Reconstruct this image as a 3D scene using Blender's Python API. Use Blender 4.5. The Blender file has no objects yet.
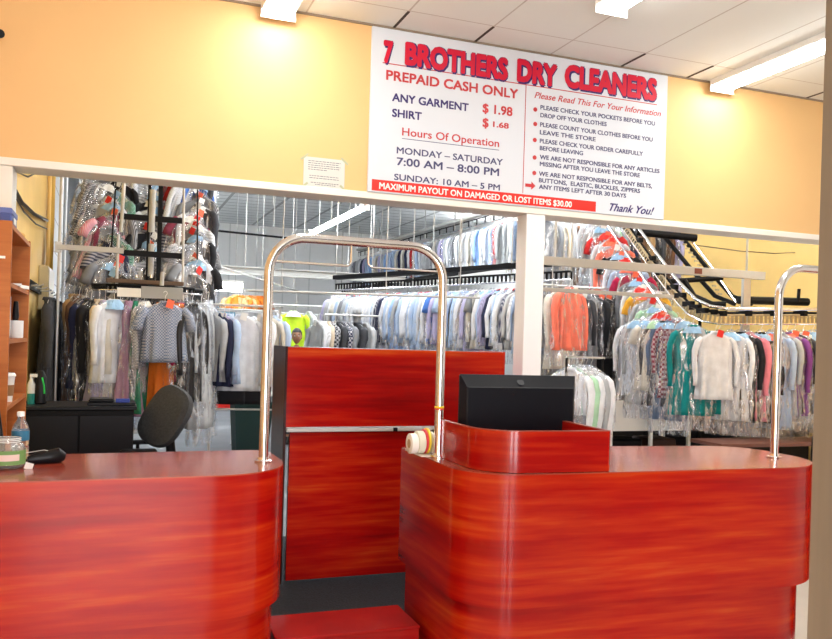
import bpy, math, random
from math import sin, cos, pi, radians, sqrt, atan2
from mathutils import Vector, Matrix
random.seed(7)
S = bpy.context.scene
COL = S.collection

# ------------------------------------------------------------------ camera
F_PX, YAW, RHO, EYE = 821.0, radians(20.4), 0.03, 1.62
cam_d = bpy.data.cameras.new('camera'); cam = bpy.data.objects.new('camera', cam_d); COL.objects.link(cam)
fw = Vector((sin(YAW), cos(YAW), 0)); r0 = Vector((cos(YAW), -sin(YAW), 0)); zz = Vector((0, 0, 1))
rt = r0*cos(RHO) + zz*sin(RHO); up = zz*cos(RHO) - r0*sin(RHO)
m = Matrix((rt, up, -fw)).transposed().to_4x4(); m.translation = Vector((0, 0, EYE))
cam.matrix_world = m
cam_d.sensor_width = 36.0; cam_d.lens = F_PX/832*36; cam_d.shift_y = 21.5/832; cam_d.clip_start = 0.05
S.camera = cam

# ------------------------------------------------------------------ colour management, world, daylight
S.view_settings.view_transform = 'Standard'; S.view_settings.look = 'None'
S.view_settings.gamma = 1.0; S.view_settings.use_curve_mapping = False
S.view_settings.exposure = 0.88
S.cycles.transparent_max_bounces = 24
w = bpy.data.worlds.new('sky'); S.world = w; w.use_nodes = True
bg = w.node_tree.nodes['Background']; bg.inputs[0].default_value = (0.80, 0.88, 1.0, 1); bg.inputs[1].default_value = 1.6

def area(name, loc, rot, sx, sy, power, color=(1, 1, 1)):
    l = bpy.data.lights.new(name, 'AREA'); l.shape = 'RECTANGLE'; l.size = sx; l.size_y = sy; l.energy = power; l.color = color
    o = bpy.data.objects.new(name, l); COL.objects.link(o); o.location = loc; o.rotation_euler = rot; return o
area('daylight', (0.45, -3.1, 1.5), (radians(90), 0, 0), 2.0, 2.5, 135, (1.0, 0.97, 0.98))

# ------------------------------------------------------------------ materials
MATS = {}
def pmat(name, col, rough=0.6, metal=0.0, spec=0.5, trans=0.0, emit=None, estr=0.0, noise=None, bump=0.0, coat=0.0, ior=1.45):
    if name in MATS: return MATS[name]
    mt = bpy.data.materials.new(name); mt.use_nodes = True
    nt = mt.node_tree; b = nt.nodes['Principled BSDF']
    b.inputs['Base Color'].default_value = (*col, 1); b.inputs['Roughness'].default_value = rough
    b.inputs['Metallic'].default_value = metal; b.inputs['Specular IOR Level'].default_value = spec
    b.inputs['Transmission Weight'].default_value = trans; b.inputs['Coat Weight'].default_value = coat; b.inputs['IOR'].default_value = ior
    if emit: b.inputs['Emission Color'].default_value = (*emit, 1); b.inputs['Emission Strength'].default_value = estr
    if noise or bump:
        tc = nt.nodes.new('ShaderNodeTexCoord'); mp = nt.nodes.new('ShaderNodeMapping')
        sc, amt = (noise or ((8, 8, 8), 0.0))
        mp.inputs['Scale'].default_value = sc
        nz = nt.nodes.new('ShaderNodeTexNoise'); nz.inputs['Scale'].default_value = 1.0; nz.inputs['Detail'].default_value = 4
        nt.links.new(tc.outputs['Object'], mp.inputs['Vector']); nt.links.new(mp.outputs[0], nz.inputs['Vector'])
        if amt:
            cr = nt.nodes.new('ShaderNodeValToRGB'); cr.color_ramp.elements[0].position = 0.3; cr.color_ramp.elements[1].position = 0.7
            cr.color_ramp.elements[0].color = tuple(c*(1-amt) for c in col) + (1,); cr.color_ramp.elements[1].color = tuple(min(1, c*(1+amt)) for c in col) + (1,)
            nt.links.new(nz.outputs['Fac'], cr.inputs[0]); nt.links.new(cr.outputs[0], b.inputs['Base Color'])
        if bump:
            bp = nt.nodes.new('ShaderNodeBump'); bp.inputs['Strength'].default_value = bump; bp.inputs['Distance'].default_value = 0.01
            nt.links.new(nz.outputs['Fac'], bp.inputs['Height']); nt.links.new(bp.outputs[0], b.inputs['Normal'])
    MATS[name] = mt; return mt

def wood(name, scale, stops, rough=0.22, coat=0.32):
    if name in MATS: return MATS[name]
    mt = bpy.data.materials.new(name); mt.use_nodes = True; nt = mt.node_tree; b = nt.nodes['Principled BSDF']
    tc = nt.nodes.new('ShaderNodeTexCoord'); mp = nt.nodes.new('ShaderNodeMapping'); mp.inputs['Scale'].default_value = scale
    n1 = nt.nodes.new('ShaderNodeTexNoise'); n1.inputs['Scale'].default_value = 1.0; n1.inputs['Detail'].default_value = 7; n1.inputs['Roughness'].default_value = 0.55; n1.inputs['Distortion'].default_value = 0.15
    mp2 = nt.nodes.new('ShaderNodeMapping'); mp2.inputs['Scale'].default_value = tuple(s*6 for s in scale)
    n2 = nt.nodes.new('ShaderNodeTexNoise'); n2.inputs['Scale'].default_value = 1.0; n2.inputs['Detail'].default_value = 5
    nt.links.new(tc.outputs['Object'], mp.inputs[0]); nt.links.new(mp.outputs[0], n1.inputs['Vector'])
    nt.links.new(tc.outputs['Object'], mp2.inputs[0]); nt.links.new(mp2.outputs[0], n2.inputs['Vector'])
    mx = nt.nodes.new('ShaderNodeMath'); mx.operation = 'MULTIPLY_ADD'; mx.inputs[1].default_value = 0.3
    sb = nt.nodes.new('ShaderNodeMath'); sb.operation = 'MULTIPLY'; sb.inputs[1].default_value = 0.72
    nt.links.new(n1.outputs['Fac'], sb.inputs[0]); nt.links.new(n2.outputs['Fac'], mx.inputs[0]); nt.links.new(sb.outputs[0], mx.inputs[2])
    cr = nt.nodes.new('ShaderNodeValToRGB'); e = cr.color_ramp.elements
    e[0].position, e[0].color = stops[0][0], (*stops[0][1], 1); e[1].position, e[1].color = stops[-1][0], (*stops[-1][1], 1)
    for p, c in stops[1:-1]:
        k = e.new(p); k.color = (*c, 1)
    nt.links.new(mx.outputs[0], cr.inputs[0]); nt.links.new(cr.outputs[0], b.inputs['Base Color'])
    b.inputs['Specular IOR Level'].default_value = 0.2; b.inputs['Roughness'].default_value = rough; b.inputs['Coat Weight'].default_value = coat; b.inputs['Coat Roughness'].default_value = 0.08
    MATS[name] = mt; return mt
CH = [(0.36, (0.21, 0.002, 0.003)), (0.48, (0.33, 0.004, 0.003)), (0.57, (0.44, 0.020, 0.004)), (0.70, (0.58, 0.095, 0.013))]
W_SIDE = wood('cherry_laminate_side', (0.38, 0.38, 5.5), CH)
W_TOP = wood('cherry_laminate_top', (0.7, 9.0, 0.7), [(0.36, (0.20, 0.022, 0.014)), (0.5, (0.30, 0.045, 0.026)), (0.66, (0.42, 0.085, 0.04))], 0.25, 0.5)
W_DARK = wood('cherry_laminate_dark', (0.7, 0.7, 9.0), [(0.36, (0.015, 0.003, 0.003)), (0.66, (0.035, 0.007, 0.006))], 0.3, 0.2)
W_SHELF = wood('orange_oak', (0.9, 0.9, 12), [(0.35, (0.36, 0.10, 0.018)), (0.65, (0.50, 0.165, 0.035))], 0.45, 0.1)
M_YEL = pmat('yellow_wall_paint', (0.77, 0.49, 0.215), 0.6, noise=((1.2, 1.2, 1.2), 0.03))
M_YELB = pmat('mustard_wall_paint', (0.80, 0.55, 0.19), 0.6, noise=((2, 2, 2), 0.06))
M_TRIM = pmat('white_trim_paint', (0.82, 0.79, 0.72), 0.5, noise=((3, 3, 3), 0.04))
M_WHITE = pmat('white_paint', (0.82, 0.83, 0.82), 0.5)
M_POST = pmat('post_paint', (0.86, 0.86, 0.87), 0.45)
M_CHROME = pmat('brushed_chrome', (0.80, 0.80, 0.82), 0.16, metal=1.0)
M_STEEL = pmat('galvanised_steel', (0.50, 0.50, 0.49), 0.4, metal=0.6, noise=((6, 6, 6), 0.1))
M_GALV = pmat('grey_channel_paint', (0.45, 0.45, 0.43), 0.5)
M_BLACK = pmat('black_plastic', (0.006, 0.006, 0.008), 0.4, spec=0.25)
M_BLKM = pmat('black_metal', (0.006, 0.006, 0.007), 0.5, spec=0.15)
M_MON = pmat('monitor_black', (0.003, 0.004, 0.008), 0.42, spec=0.25, bump=0.05, noise=((300, 300, 300), 0.2))
M_PAPER = pmat('white_paper', (0.85, 0.85, 0.82), 0.7)
M_SIGN = pmat('sign_white', (0.66, 0.70, 0.76), 0.45, spec=0.25)
M_RED = pmat('sign_red', (0.60, 0.0, 0.03), 0.4)
M_RED2 = pmat('sign_bright_red', (0.80, 0.022, 0.012), 0.4)
M_RED3 = pmat('sign_soft_red', (0.52, 0.03, 0.035), 0.4)
M_NAVY = pmat('sign_navy', (0.03, 0.015, 0.14), 0.4)
M_INK = pmat('sign_ink', (0.05, 0.05, 0.15), 0.4)
M_LAMP = pmat('lamp_diffuser', (0.9, 0.9, 0.9), 0.5, emit=(1.0, 0.985, 0.93), estr=15)
M_LAMPB = pmat('back_lamp_diffuser', (0.9, 0.9, 0.9), 0.5, emit=(0.95, 0.98, 1.0), estr=36)
M_HOUS = pmat('lamp_housing', (0.80, 0.79, 0.76), 0.45)
M_CONC = pmat('grey_concrete', (0.13, 0.14, 0.155), 0.5, noise=((1.5, 1.5, 1.5), 0.25))
M_CARPET = pmat('dark_carpet', (0.007, 0.010, 0.016), 0.95, noise=((90, 90, 90), 0.7), bump=0.6)
M_TILE = pmat('beige_floor_tile', (0.55, 0.50, 0.42), 0.4, noise=((2, 2, 2), 0.08))
M_FRAME = pmat('beige_aluminium', (0.22, 0.20, 0.175), 0.5, noise=((14, 14, 0.5), 0.18))
M_GLASS = pmat('clear_glass', (1, 1, 1), 0.02, trans=1.0)
M_WIRE = pmat('hanger_wire', (0.75, 0.75, 0.75), 0.3, metal=0.8)

def ceiling_mat(name, col, seam, gx, gy, ox, oy, wx=0.012):
    mt = bpy.data.materials.new(name); mt.use_nodes = True; nt = mt.node_tree; b = nt.nodes['Principled BSDF']
    tc = nt.nodes.new('ShaderNodeTexCoord'); sp = nt.nodes.new('ShaderNodeSeparateXYZ'); nt.links.new(tc.outputs['Object'], sp.inputs[0])
    def line(out, g, o, wd):
        a = nt.nodes.new('ShaderNodeMath'); a.operation = 'SUBTRACT'; a.inputs[1].default_value = o; nt.links.new(out, a.inputs[0])
        q = nt.nodes.new('ShaderNodeMath'); q.operation = 'PINGPONG'; q.inputs[1].default_value = g/2; nt.links.new(a.outputs[0], q.inputs[0])
        c = nt.nodes.new('ShaderNodeMath'); c.operation = 'LESS_THAN'; c.inputs[1].default_value = wd/2; nt.links.new(q.outputs[0], c.inputs[0]); return c
    lx = line(sp.outputs[0], gx, ox, wx); ly = line(sp.outputs[1], gy, oy, wx*0.8)
    mx = nt.nodes.new('ShaderNodeMath'); mx.operation = 'MAXIMUM'; nt.links.new(lx.outputs[0], mx.inputs[0]); nt.links.new(ly.outputs[0], mx.inputs[1])
    nz = nt.nodes.new('ShaderNodeTexNoise'); nz.inputs['Scale'].default_value = 1.3; nz.inputs['Detail'].default_value = 3; nt.links.new(tc.outputs['Object'], nz.inputs['Vector'])
    cr = nt.nodes.new('ShaderNodeValToRGB'); cr.color_ramp.elements[0].color = tuple(c*0.93 for c in col)+(1,); cr.color_ramp.elements[1].color = (*col, 1)
    nt.links.new(nz.outputs['Fac'], cr.inputs[0])
    mm = nt.nodes.new('ShaderNodeMix'); mm.data_type = 'RGBA'; nt.links.new(mx.outputs[0], mm.inputs[0]); nt.links.new(cr.outputs[0], mm.inputs[6]); mm.inputs[7].default_value = (*seam, 1)
    nt.links.new(mm.outputs[2], b.inputs['Base Color']); b.inputs['Roughness'].default_value = 0.8; return mt
M_CEIL = ceiling_mat('ceiling_tile', (0.86, 0.90, 0.87), (0.56, 0.55, 0.51), 0.61, 1.22, 2.366, 5.03)
M_CEILB = ceiling_mat('back_ceiling', (0.86, 0.88, 0.88), (0.40, 0.41, 0.41), 1.2, 0.45, 0, 0, 0.07)
M_BACKW = ceiling_mat('corrugated_back_wall', (0.90, 0.91, 0.91), (0.68, 0.70, 0.70), 0.75, 50, 0, 0, 0.04)

def brick_mat():
    mt = bpy.data.materials.new('painted_block'); mt.use_nodes = True; nt = mt.node_tree; b = nt.nodes['Principled BSDF']
    tc = nt.nodes.new('ShaderNodeTexCoord'); mp = nt.nodes.new('ShaderNodeMapping'); mp.inputs['Rotation'].default_value = (radians(90), 0, radians(90))
    bk = nt.nodes.new('ShaderNodeTexBrick'); bk.inputs['Scale'].default_value = 1.0; bk.inputs['Brick Width'].default_value = 0.4; bk.inputs['Row Height'].default_value = 0.2; bk.inputs['Mortar Size'].default_value = 0.008
    bk.inputs['Color1'].default_value = (0.55, 0.57, 0.58, 1); bk.inputs['Color2'].default_value = (0.48, 0.5, 0.52, 1); bk.inputs['Mortar'].default_value = (0.2, 0.2, 0.2, 1)
    nt.links.new(tc.outputs['Object'], mp.inputs[0]); nt.links.new(mp.outputs[0], bk.inputs['Vector']); nt.links.new(bk.outputs[0], b.inputs['Base Color']); b.inputs['Roughness'].default_value = 0.7
    return mt
M_BLOCK = brick_mat()

def film_mat():
    mt = bpy.data.materials.new('clear_plastic_film'); mt.use_nodes = True; nt = mt.node_tree; nt.nodes.clear()
    out = nt.nodes.new('ShaderNodeOutputMaterial'); tr = nt.nodes.new('ShaderNodeBsdfTransparent'); tr.inputs[0].default_value = (0.96, 0.97, 0.99, 1)
    gl = nt.nodes.new('ShaderNodeBsdfGlossy'); gl.inputs['Roughness'].default_value = 0.10; gl.inputs[0].default_value = (1, 1, 1, 1)
    df = nt.nodes.new('ShaderNodeBsdfDiffuse'); df.inputs[0].default_value = (0.88, 0.91, 0.96, 1)
    tc = nt.nodes.new('ShaderNodeTexCoord'); mp = nt.nodes.new('ShaderNodeMapping'); mp.inputs['Scale'].default_value = (17, 17, 4.5)
    oi = nt.nodes.new('ShaderNodeObjectInfo'); mr = nt.nodes.new('ShaderNodeMath'); mr.operation = 'MULTIPLY'; mr.inputs[1].default_value = 30
    nt.links.new(oi.outputs['Random'], mr.inputs[0]); nt.links.new(mr.outputs[0], mp.inputs['Location'])
    nz = nt.nodes.new('ShaderNodeTexNoise'); nz.inputs['Scale'].default_value = 1; nz.inputs['Detail'].default_value = 3; nz.inputs['Distortion'].default_value = 1.2
    nt.links.new(tc.outputs['Object'], mp.inputs[0]); nt.links.new(mp.outputs[0], nz.inputs['Vector'])
    bp = nt.nodes.new('ShaderNodeBump'); bp.inputs['Strength'].default_value = 0.9; bp.inputs['Distance'].default_value = 0.03; nt.links.new(nz.outputs['Fac'], bp.inputs['Height'])
    nt.links.new(bp.outputs[0], gl.inputs['Normal']); nt.links.new(bp.outputs[0], df.inputs['Normal'])
    cr = nt.nodes.new('ShaderNodeValToRGB'); e = cr.color_ramp.elements; e[0].position = 0.50; e[0].color = (0.05, 0.05, 0.05, 1); e[1].position = 0.64; e[1].color = (0.62, 0.62, 0.62, 1)
    nt.links.new(nz.outputs['Fac'], cr.inputs[0])
    m1 = nt.nodes.new('ShaderNodeMixShader'); m1.inputs[0].default_value = 0.5; nt.links.new(df.outputs[0], m1.inputs[1]); nt.links.new(gl.outputs[0], m1.inputs[2])
    m2 = nt.nodes.new('ShaderNodeMixShader'); nt.links.new(cr.outputs[0], m2.inputs[0]); nt.links.new(tr.outputs[0], m2.inputs[1]); nt.links.new(m1.outputs[0], m2.inputs[2])
    nt.links.new(m2.outputs[0], out.inputs[0]); MATS['film'] = mt; return mt
M_FILM = film_mat()

PAL = {'white': (0.72, 0.75, 0.80), 'off-white': (0.66, 0.64, 0.58), 'pale blue': (0.40, 0.52, 0.72), 'sky blue': (0.28, 0.44, 0.74), 'light grey': (0.42, 0.44, 0.46),
       'grey': (0.20, 0.21, 0.23), 'charcoal': (0.04, 0.042, 0.05), 'black': (0.008, 0.008, 0.011), 'navy': (0.015, 0.02, 0.06), 'cream': (0.66, 0.56, 0.42), 'lavender': (0.42, 0.40, 0.62),
       'pink': (0.66, 0.20, 0.26), 'red': (0.55, 0.02, 0.02), 'coral': (0.90, 0.20, 0.13), 'crimson': (0.42, 0.008, 0.06), 'mauve': (0.36, 0.20, 0.30), 'green': (0.02, 0.22, 0.12), 'teal': (0.0, 0.24, 0.25),
       'brown': (0.13, 0.06, 0.03), 'tan': (0.36, 0.22, 0.10), 'orange': (0.55, 0.13, 0.008), 'blue': (0.05, 0.15, 0.50), 'denim blue': (0.11, 0.16, 0.26), 'purple': (0.20, 0.05, 0.25), 'neon yellow-green': (0.55, 0.80, 0.03),
       'maroon': (0.22, 0.03, 0.06), 'mint green': (0.40, 0.66, 0.45), 'amber': (0.75, 0.38, 0.03)}
def cloth(colour, pat=None):
    key = 'cloth_' + colour.replace(' ', '_').replace('-', '_') + ('_' + pat if pat else '')
    if key in MATS: return MATS[key]
    c = PAL[colour]
    mt = pmat(key, c, 0.35 if pat == 'leather' else 0.85, noise=((9, 9, 9), 0.12), bump=0.25)
    if pat and pat != 'leather':
        nt = mt.node_tree; b = nt.nodes['Principled BSDF']; tc = [n for n in nt.nodes if n.type == 'TEX_COORD'][0]
        mp = nt.nodes.new('ShaderNodeMapping'); nt.links.new(tc.outputs['Object'], mp.inputs[0])
        c2 = (0.75, 0.75, 0.78) if sum(c) < 1.2 else tuple(x*0.35 for x in c)
        if pat == 'striped' or pat == 'hooped':
            t = nt.nodes.new('ShaderNodeTexWave'); t.wave_type = 'BANDS'; t.bands_direction = 'X' if pat == 'striped' else 'Z'; t.inputs['Scale'].default_value = 22 if pat == 'striped' else 9; t.inputs['Distortion'].default_value = 0.2
        else:
            t = nt.nodes.new('ShaderNodeTexChecker'); t.inputs['Scale'].default_value = 70 if pat == 'checked' else 35
        nt.links.new(mp.outputs[0], t.inputs['Vector'])
        mm = nt.nodes.new('ShaderNodeMix'); mm.data_type = 'RGBA'; mm.inputs[6].default_value = (*c, 1); mm.inputs[7].default_value = (*[0.5*a+0.5*q for a, q in zip(c, c2)], 1)
        nt.links.new(t.outputs['Fac'], mm.inputs[0]); nt.links.new(mm.outputs[2], b.inputs['Base Color'])
    return mt

# ------------------------------------------------------------------ mesh helpers
class MB:
    def __init__(s): s.v = []; s.f = []
    def add(s, vs, fs):
        n = len(s.v); s.v += [tuple(v) for v in vs]; s.f += [tuple(i+n for i in f) for f in fs]; return s
    def box(s, x0, x1, y0, y1, z0, z1, bv=0.0, M=None):
        x0, x1 = min(x0, x1), max(x0, x1); y0, y1 = min(y0, y1), max(y0, y1); z0, z1 = min(z0, z1), max(z0, z1)
        if bv <= 0:
            vs = [(x, y, z) for z in (z0, z1) for y in (y0, y1) for x in (x0, x1)]
            fs = [(0, 2, 3, 1), (4, 5, 7, 6), (0, 1, 5, 4), (2, 6, 7, 3), (0, 4, 6, 2), (1, 3, 7, 5)]
        else:
            b = min(bv, (x1-x0)/2.01, (y1-y0)/2.01, (z1-z0)/2.01)
            def ring(i, z): return [(x0+b*(i), y0+0, z), (x1-b*i, y0, z), (x1, y0+b*i, z), (x1, y1-b*i, z), (x1-b*i, y1, z), (x0+b*i, y1, z), (x0, y1-b*i, z), (x0, y0+b*i, z)]
            def ringin(z): return [(x0+b, y0+b, z), (x1-b, y0+b, z), (x1-b, y0+b, z), (x1-b, y1-b, z), (x1-b, y1-b, z), (x0+b, y1-b, z), (x0+b, y1-b, z), (x0+b, y0+b, z)]
            a = [(x0+b, y0+b, z0), (x1-b, y0+b, z0), (x1-b, y1-b, z0), (x0+b, y1-b, z0)]
            R1, R2 = ring(1, z0+b), ring(1, z1-b)
            c = [(x0+b, y0+b, z1), (x1-b, y0+b, z1), (x1-b, y1-b, z1), (x0+b, y1-b, z1)]
            vs = a+R1+R2+c
            fs = [(3, 2, 1, 0), (20, 21, 22, 23)]
            for i in range(8): fs.append((4+i, 4+(i+1) % 8, 12+(i+1) % 8, 12+i))
            for k in range(4):
                p, q = 2*k, 2*k+1
                fs.append((k, (k+1) % 4, 4+q, 4+p)); fs.append(((k+1) % 4, 4+(q+1) % 8, 4+q))
                fs.append((20+k, 12+p, 12+q, 20+(k+1) % 4)); fs.append((20+(k+1) % 4, 12+q, 12+(q+1) % 8))
        if M is not None: vs = [tuple(M @ Vector(v)) for v in vs]
        return s.add(vs, fs)
    def tube(s, path, r, n=10, sx=1.0, sy=1.0, cap=True, closed=False):
        P = [Vector(p) for p in path]; R = r if isinstance(r, (list, tuple)) else [r]*len(P)
        vs = []; fs = []; prev = None
        for i, p in enumerate(P):
            if closed: t = P[(i+1) % len(P)]-P[i-1]
            else: t = (P[min(i+1, len(P)-1)]-P[max(i-1, 0)])
            t = t.normalized() if t.length > 1e-9 else Vector((0, 0, 1))
            if prev is None:
                a = Vector((1, 0, 0)) if abs(t.x) < 0.9 else Vector((0, 1, 0)); u = (a-t*a.dot(t)).normalized()
            else:
                u = prev-t*prev.dot(t); u = u.normalized() if u.length > 1e-6 else prev
            prev = u; v = t.cross(u)
            for k in range(n):
                an = 2*pi*k/n; vs.append(p+u*(cos(an)*R[i]*sx)+v*(sin(an)*R[i]*sy))
        L = len(P)
        for i in range(L if closed else L-1):
            for k in range(n):
                a = i*n+k; b = i*n+(k+1) % n; c = ((i+1) % L)*n+(k+1) % n; d = ((i+1) % L)*n+k; fs.append((a, b, c, d))
        if cap and not closed:
            fs.append(tuple(range(n-1, -1, -1))); fs.append(tuple((L-1)*n+k for k in range(n)))
        return s.add(vs, fs)
    def lathe(s, prof, c=(0, 0, 0), n=24, M=None):
        vs = []; fs = []
        for r, z in prof:
            for k in range(n): vs.append(Vector((c[0]+r*cos(2*pi*k/n), c[1]+r*sin(2*pi*k/n), c[2]+z)))
        for i in range(len(prof)-1):
            for k in range(n): fs.append((i*n+k, i*n+(k+1) % n, (i+1)*n+(k+1) % n, (i+1)*n+k))
        fs.append(tuple(range(n-1, -1, -1))); fs.append(tuple((len(prof)-1)*n+k for k in range(n)))
        if M is not None: vs = [M @ v for v in vs]
        return s.add(vs, fs)
    def prism(s, poly, z0, z1):
        n = len(poly); vs = [(x, y, z0) for x, y in poly]+[(x, y, z1) for x, y in poly]
        fs = [tuple(range(n-1, -1, -1)), tuple(range(n, 2*n))]+[(i, (i+1) % n, n+(i+1) % n, n+i) for i in range(n)]
        return s.add(vs, fs)
    def build(s, name, mat, parent=None, smooth=False, label=None):
        me = bpy.data.meshes.new(name); me.from_pydata(s.v, [], s.f); me.update()
        if smooth:
            me.shade_smooth()
            me.set_sharp_from_angle(angle=radians(40))
        return link(name, me, mat, parent, label)
def link(name, me, mat, parent=None, label=None):
    if mat is not None and not me.materials: me.materials.append(mat)
    o = bpy.data.objects.new(name, me); COL.objects.link(o)
    if parent: o.parent = parent
    if label: o['label'] = label
    return o
def tag(o, label=None, cat=None, group=None, kind=None):
    if label: o['label'] = label
    if cat: o['category'] = cat
    if group: o['group'] = group
    if kind: o['kind'] = kind
    return o
def thing(name, loc, label, cat, rz=0.0, group=None):
    o = bpy.data.objects.new(name, None); COL.objects.link(o); o.location = loc; o.rotation_euler = (0, 0, rz); o.empty_display_size = 0.1
    return tag(o, label, cat, group)
def struct(name, mb, mat, **k): return tag(mb.build(name, mat, **k), kind='structure')
def copy_tree(o, parent=None):
    c = o.copy(); COL.objects.link(c); c.parent = parent
    for ch in list(o.children): copy_tree(ch, c)
    return c
def arc(cx, cy, r, a0, a1, n=10):
    return [(cx+r*cos(radians(a0+(a1-a0)*i/n)), cy+r*sin(radians(a0+(a1-a0)*i/n))) for i in range(n+1)]

# ================================================================== STRUCTURE
LW, RW, FY, WY, BY, CZ, CB = -0.69, 6.6, -2.9, 5.35, 23.0, 3.76, 4.7
RWB = 9.0
struct('floor', MB().box(LW-0.1, RW, FY, 6.6, -0.1, 0.0), M_TILE)
struct('floor_carpet', MB().box(LW-0.1, 3.0, 3.5, 6.6, -0.1, 0.004), M_CARPET)
struct('floor_back', MB().box(LW-0.1, RWB+0.1, 6.6, BY+0.2, -0.1, 0.0), M_CONC)
struct('ceiling', MB().box(LW-0.1, RW+0.1, FY, WY+0.01, CZ, CZ+0.1), M_CEIL)
struct('ceiling_back', MB().box(LW-0.1, RWB+0.1, WY+0.22, BY+0.2, CB, CB+0.1), M_CEILB)
struct('wall_left', MB().box(LW-0.12, LW, FY, WY+0.22, 0, CB), M_YEL)
struct('wall_left_middle', MB().box(LW-0.12, LW, WY+0.22, 10.6, 0, CB), M_YELB)
struct('wall_left_back', MB().box(LW-0.12, LW, 10.6, 13.6, 0, CB), M_BLOCK)
struct('wall_left_far', MB().box(LW-0.12, LW, 13.6, BY, 0, CB), pmat('dark_far_wall', (0.02, 0.022, 0.026), 0.7))
struct('wall_right', MB().box(RW, RW+0.12, FY, WY, 0, CZ+0.1), M_WHITE)
struct('wall_right_back', MB().box(RWB, RWB+0.12, WY+0.22, 15.0, 0, CB), M_YELB)
struct('wall_right_far', MB().box(RWB, RWB+0.12, 15.0, BY, 0, CB), M_BACKW)
struct('wall_back', MB().box(LW-0.12, RWB+0.12, BY, BY+0.12, 0, CB), M_BACKW)
struct('wall_divider', MB().box(LW, RWB, WY, WY+0.22, 2.60, CB), M_YEL)
struct('wall_divider_right', MB().box(RW-0.6, RWB, WY, WY+0.22, 0, 2.67), M_YEL)
struct('trim_1', MB().box(LW, RW, WY-0.012, WY+0.225, 2.575, 2.622, 0.004), M_TRIM)
struct('trim_2', MB().box(2.822, 2.975, WY-0.006, WY+0.150, 0, 2.574, 0.004), M_POST)
struct('trim_3', MB().box(LW, -0.565, WY-0.006, WY+0.226, 0, 2.574, 0.004), M_TRIM)
struct('trim_4', MB().box(RW-0.66, RW-0.6, WY-0.006, WY+0.226, 0, 2.574, 0.004), M_TRIM)
# front wall behind the camera with its window
wf = MB()
wf.box(LW-0.1, -0.6, FY-0.12, FY, 0, CZ+0.1); wf.box(1.5, RW+0.1, FY-0.12, FY, 0, CZ+0.1)
wf.box(-0.6, 1.5, FY-0.12, FY, 2.8, CZ+0.1); wf.box(-0.6, 1.5, FY-0.12, FY, 0, 0.2)
struct('wall_front', wf, pmat('front_wall_grey', (0.22, 0.20, 0.18), 0.7))
wn = MB(); wn.box(-0.6, -0.55, FY-0.1, FY-0.04, 0.2, 2.8); wn.box(1.45, 1.5, FY-0.1, FY-0.04, 0.2, 2.8); wn.box(-0.55, 1.45, FY-0.1, FY-0.04, 0.2, 0.25); wn.box(-0.55, 1.45, FY-0.1, FY-0.04, 2.75, 2.8)
struct('window_1', wn, M_STEEL)
# beige aluminium frame close to the camera on the right
fr = thing('door_frame', (1.114, 1.0, 0), 'beige brushed metal door frame post at the right edge, close to the viewer', 'door frame')
MB().box(0, 0.16, 0, 0.065, 0, CZ, 0.003).build('post', M_FRAME, fr)
MB().box(0.013, 0.022, -0.004, 0.002, 0.02, CZ-0.02).build('seal_strip', pmat('frame_seal', (0.30, 0.28, 0.24), 0.6), fr)
# ceiling gaps by the divider wall
gp = MB()
for k, x in enumerate([1.756, 2.366, 3.586, 4.196, 5.416]):
    gp.box(x-0.009, x+0.009, 5.04, WY, CZ-0.004, CZ+0.002)
struct('trim_5', gp, pmat('dark_gap', (0.06, 0.045, 0.035), 0.9))
struct('trim_6', MB().box(LW, RW, WY-0.014, WY, CZ-0.012, CZ), pmat('brown_joint_trim', (0.28, 0.22, 0.16), 0.8))  # thin brown strip along the joint of ceiling and divider wall

# ================================================================== LAMPS
def lamp(x, y0, y1, z, label, mat, wd=0.2, group=None, rods=0.0):
    t = thing('ceiling_light', (x, (y0+y1)/2, z), label, 'light', group=group); L = (y1-y0)/2
    hw_ = wd/2 if mat is M_LAMP else 0.02
    MB().box(-hw_, hw_, -L, L, 0.0-0.045, 0.0, 0.006).build('housing', M_HOUS, t)
    for s in (-1, 1): MB().box(-wd/2-0.003, wd/2+0.003, s*L-0.012 if s > 0 else s*L, s*L if s > 0 else s*L+0.012, -0.095, 0.0).build('end_cap', M_HOUS, t)
    d = MB(); n = 8; poly = [(-wd*0.40+wd*0.8*i/n, -0.045-0.045*sin(pi*i/n)**0.6) for i in range(n+1)]
    vs = [(p[0], -L+0.015, p[1]) for p in poly]+[(p[0], L-0.015, p[1]) for p in poly]; N = n+1
    d.add(vs, [tuple(range(N)), tuple(range(2*N-1, N-1, -1)), (0, N, 2*N-1, n)]+[(i+1, i, N+i)+(N+i+1,) for i in range(n)])
    d.build('diffuser', mat, t)
    if rods:
        for s in (-0.7, 0.7): MB().tube([(0, s*L, 0), (0, s*L, rods)], 0.006, 6).build('hanging_rod', M_STEEL, t)
    return t
lamp(0.955, 2.9, 5.30, CZ, 'fluorescent ceiling light meeting the yellow wall left of the price sign', M_LAMP, 0.22)
lamp(2.84, 1.9, 4.36, CZ, 'fluorescent ceiling light above the price sign, ending short of the wall', M_LAMP, 0.22)
lamp(4.50, 2.9, 5.30, CZ, 'fluorescent ceiling light right of the price sign, touching the wall', M_LAMP, 0.22)
lamp(3.33, 11.2, 14.4, 3.55, 'long bare white tube light hanging over the back room shirt rail', M_LAMPB, 0.14, rods=CB-3.55)
BL = 'added tube lights brightening the back room'
for (x, y) in [(2.9, 9.6), (6.3, 10.5), (7.4, 6.9), (5.2, 13.4), (1.3, 14.0), (2.3, 7.0), (8.2, 17.5), (-0.1, 19.5)]:  # unseen tubes added to brighten the back room and its clothes
    lamp(x, y-1.2, y+1.2, 4.3, 'added white tube light near the back room ceiling, out of sight, brightening the room', M_LAMPB, 0.2, BL, rods=CB-4.3)
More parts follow.
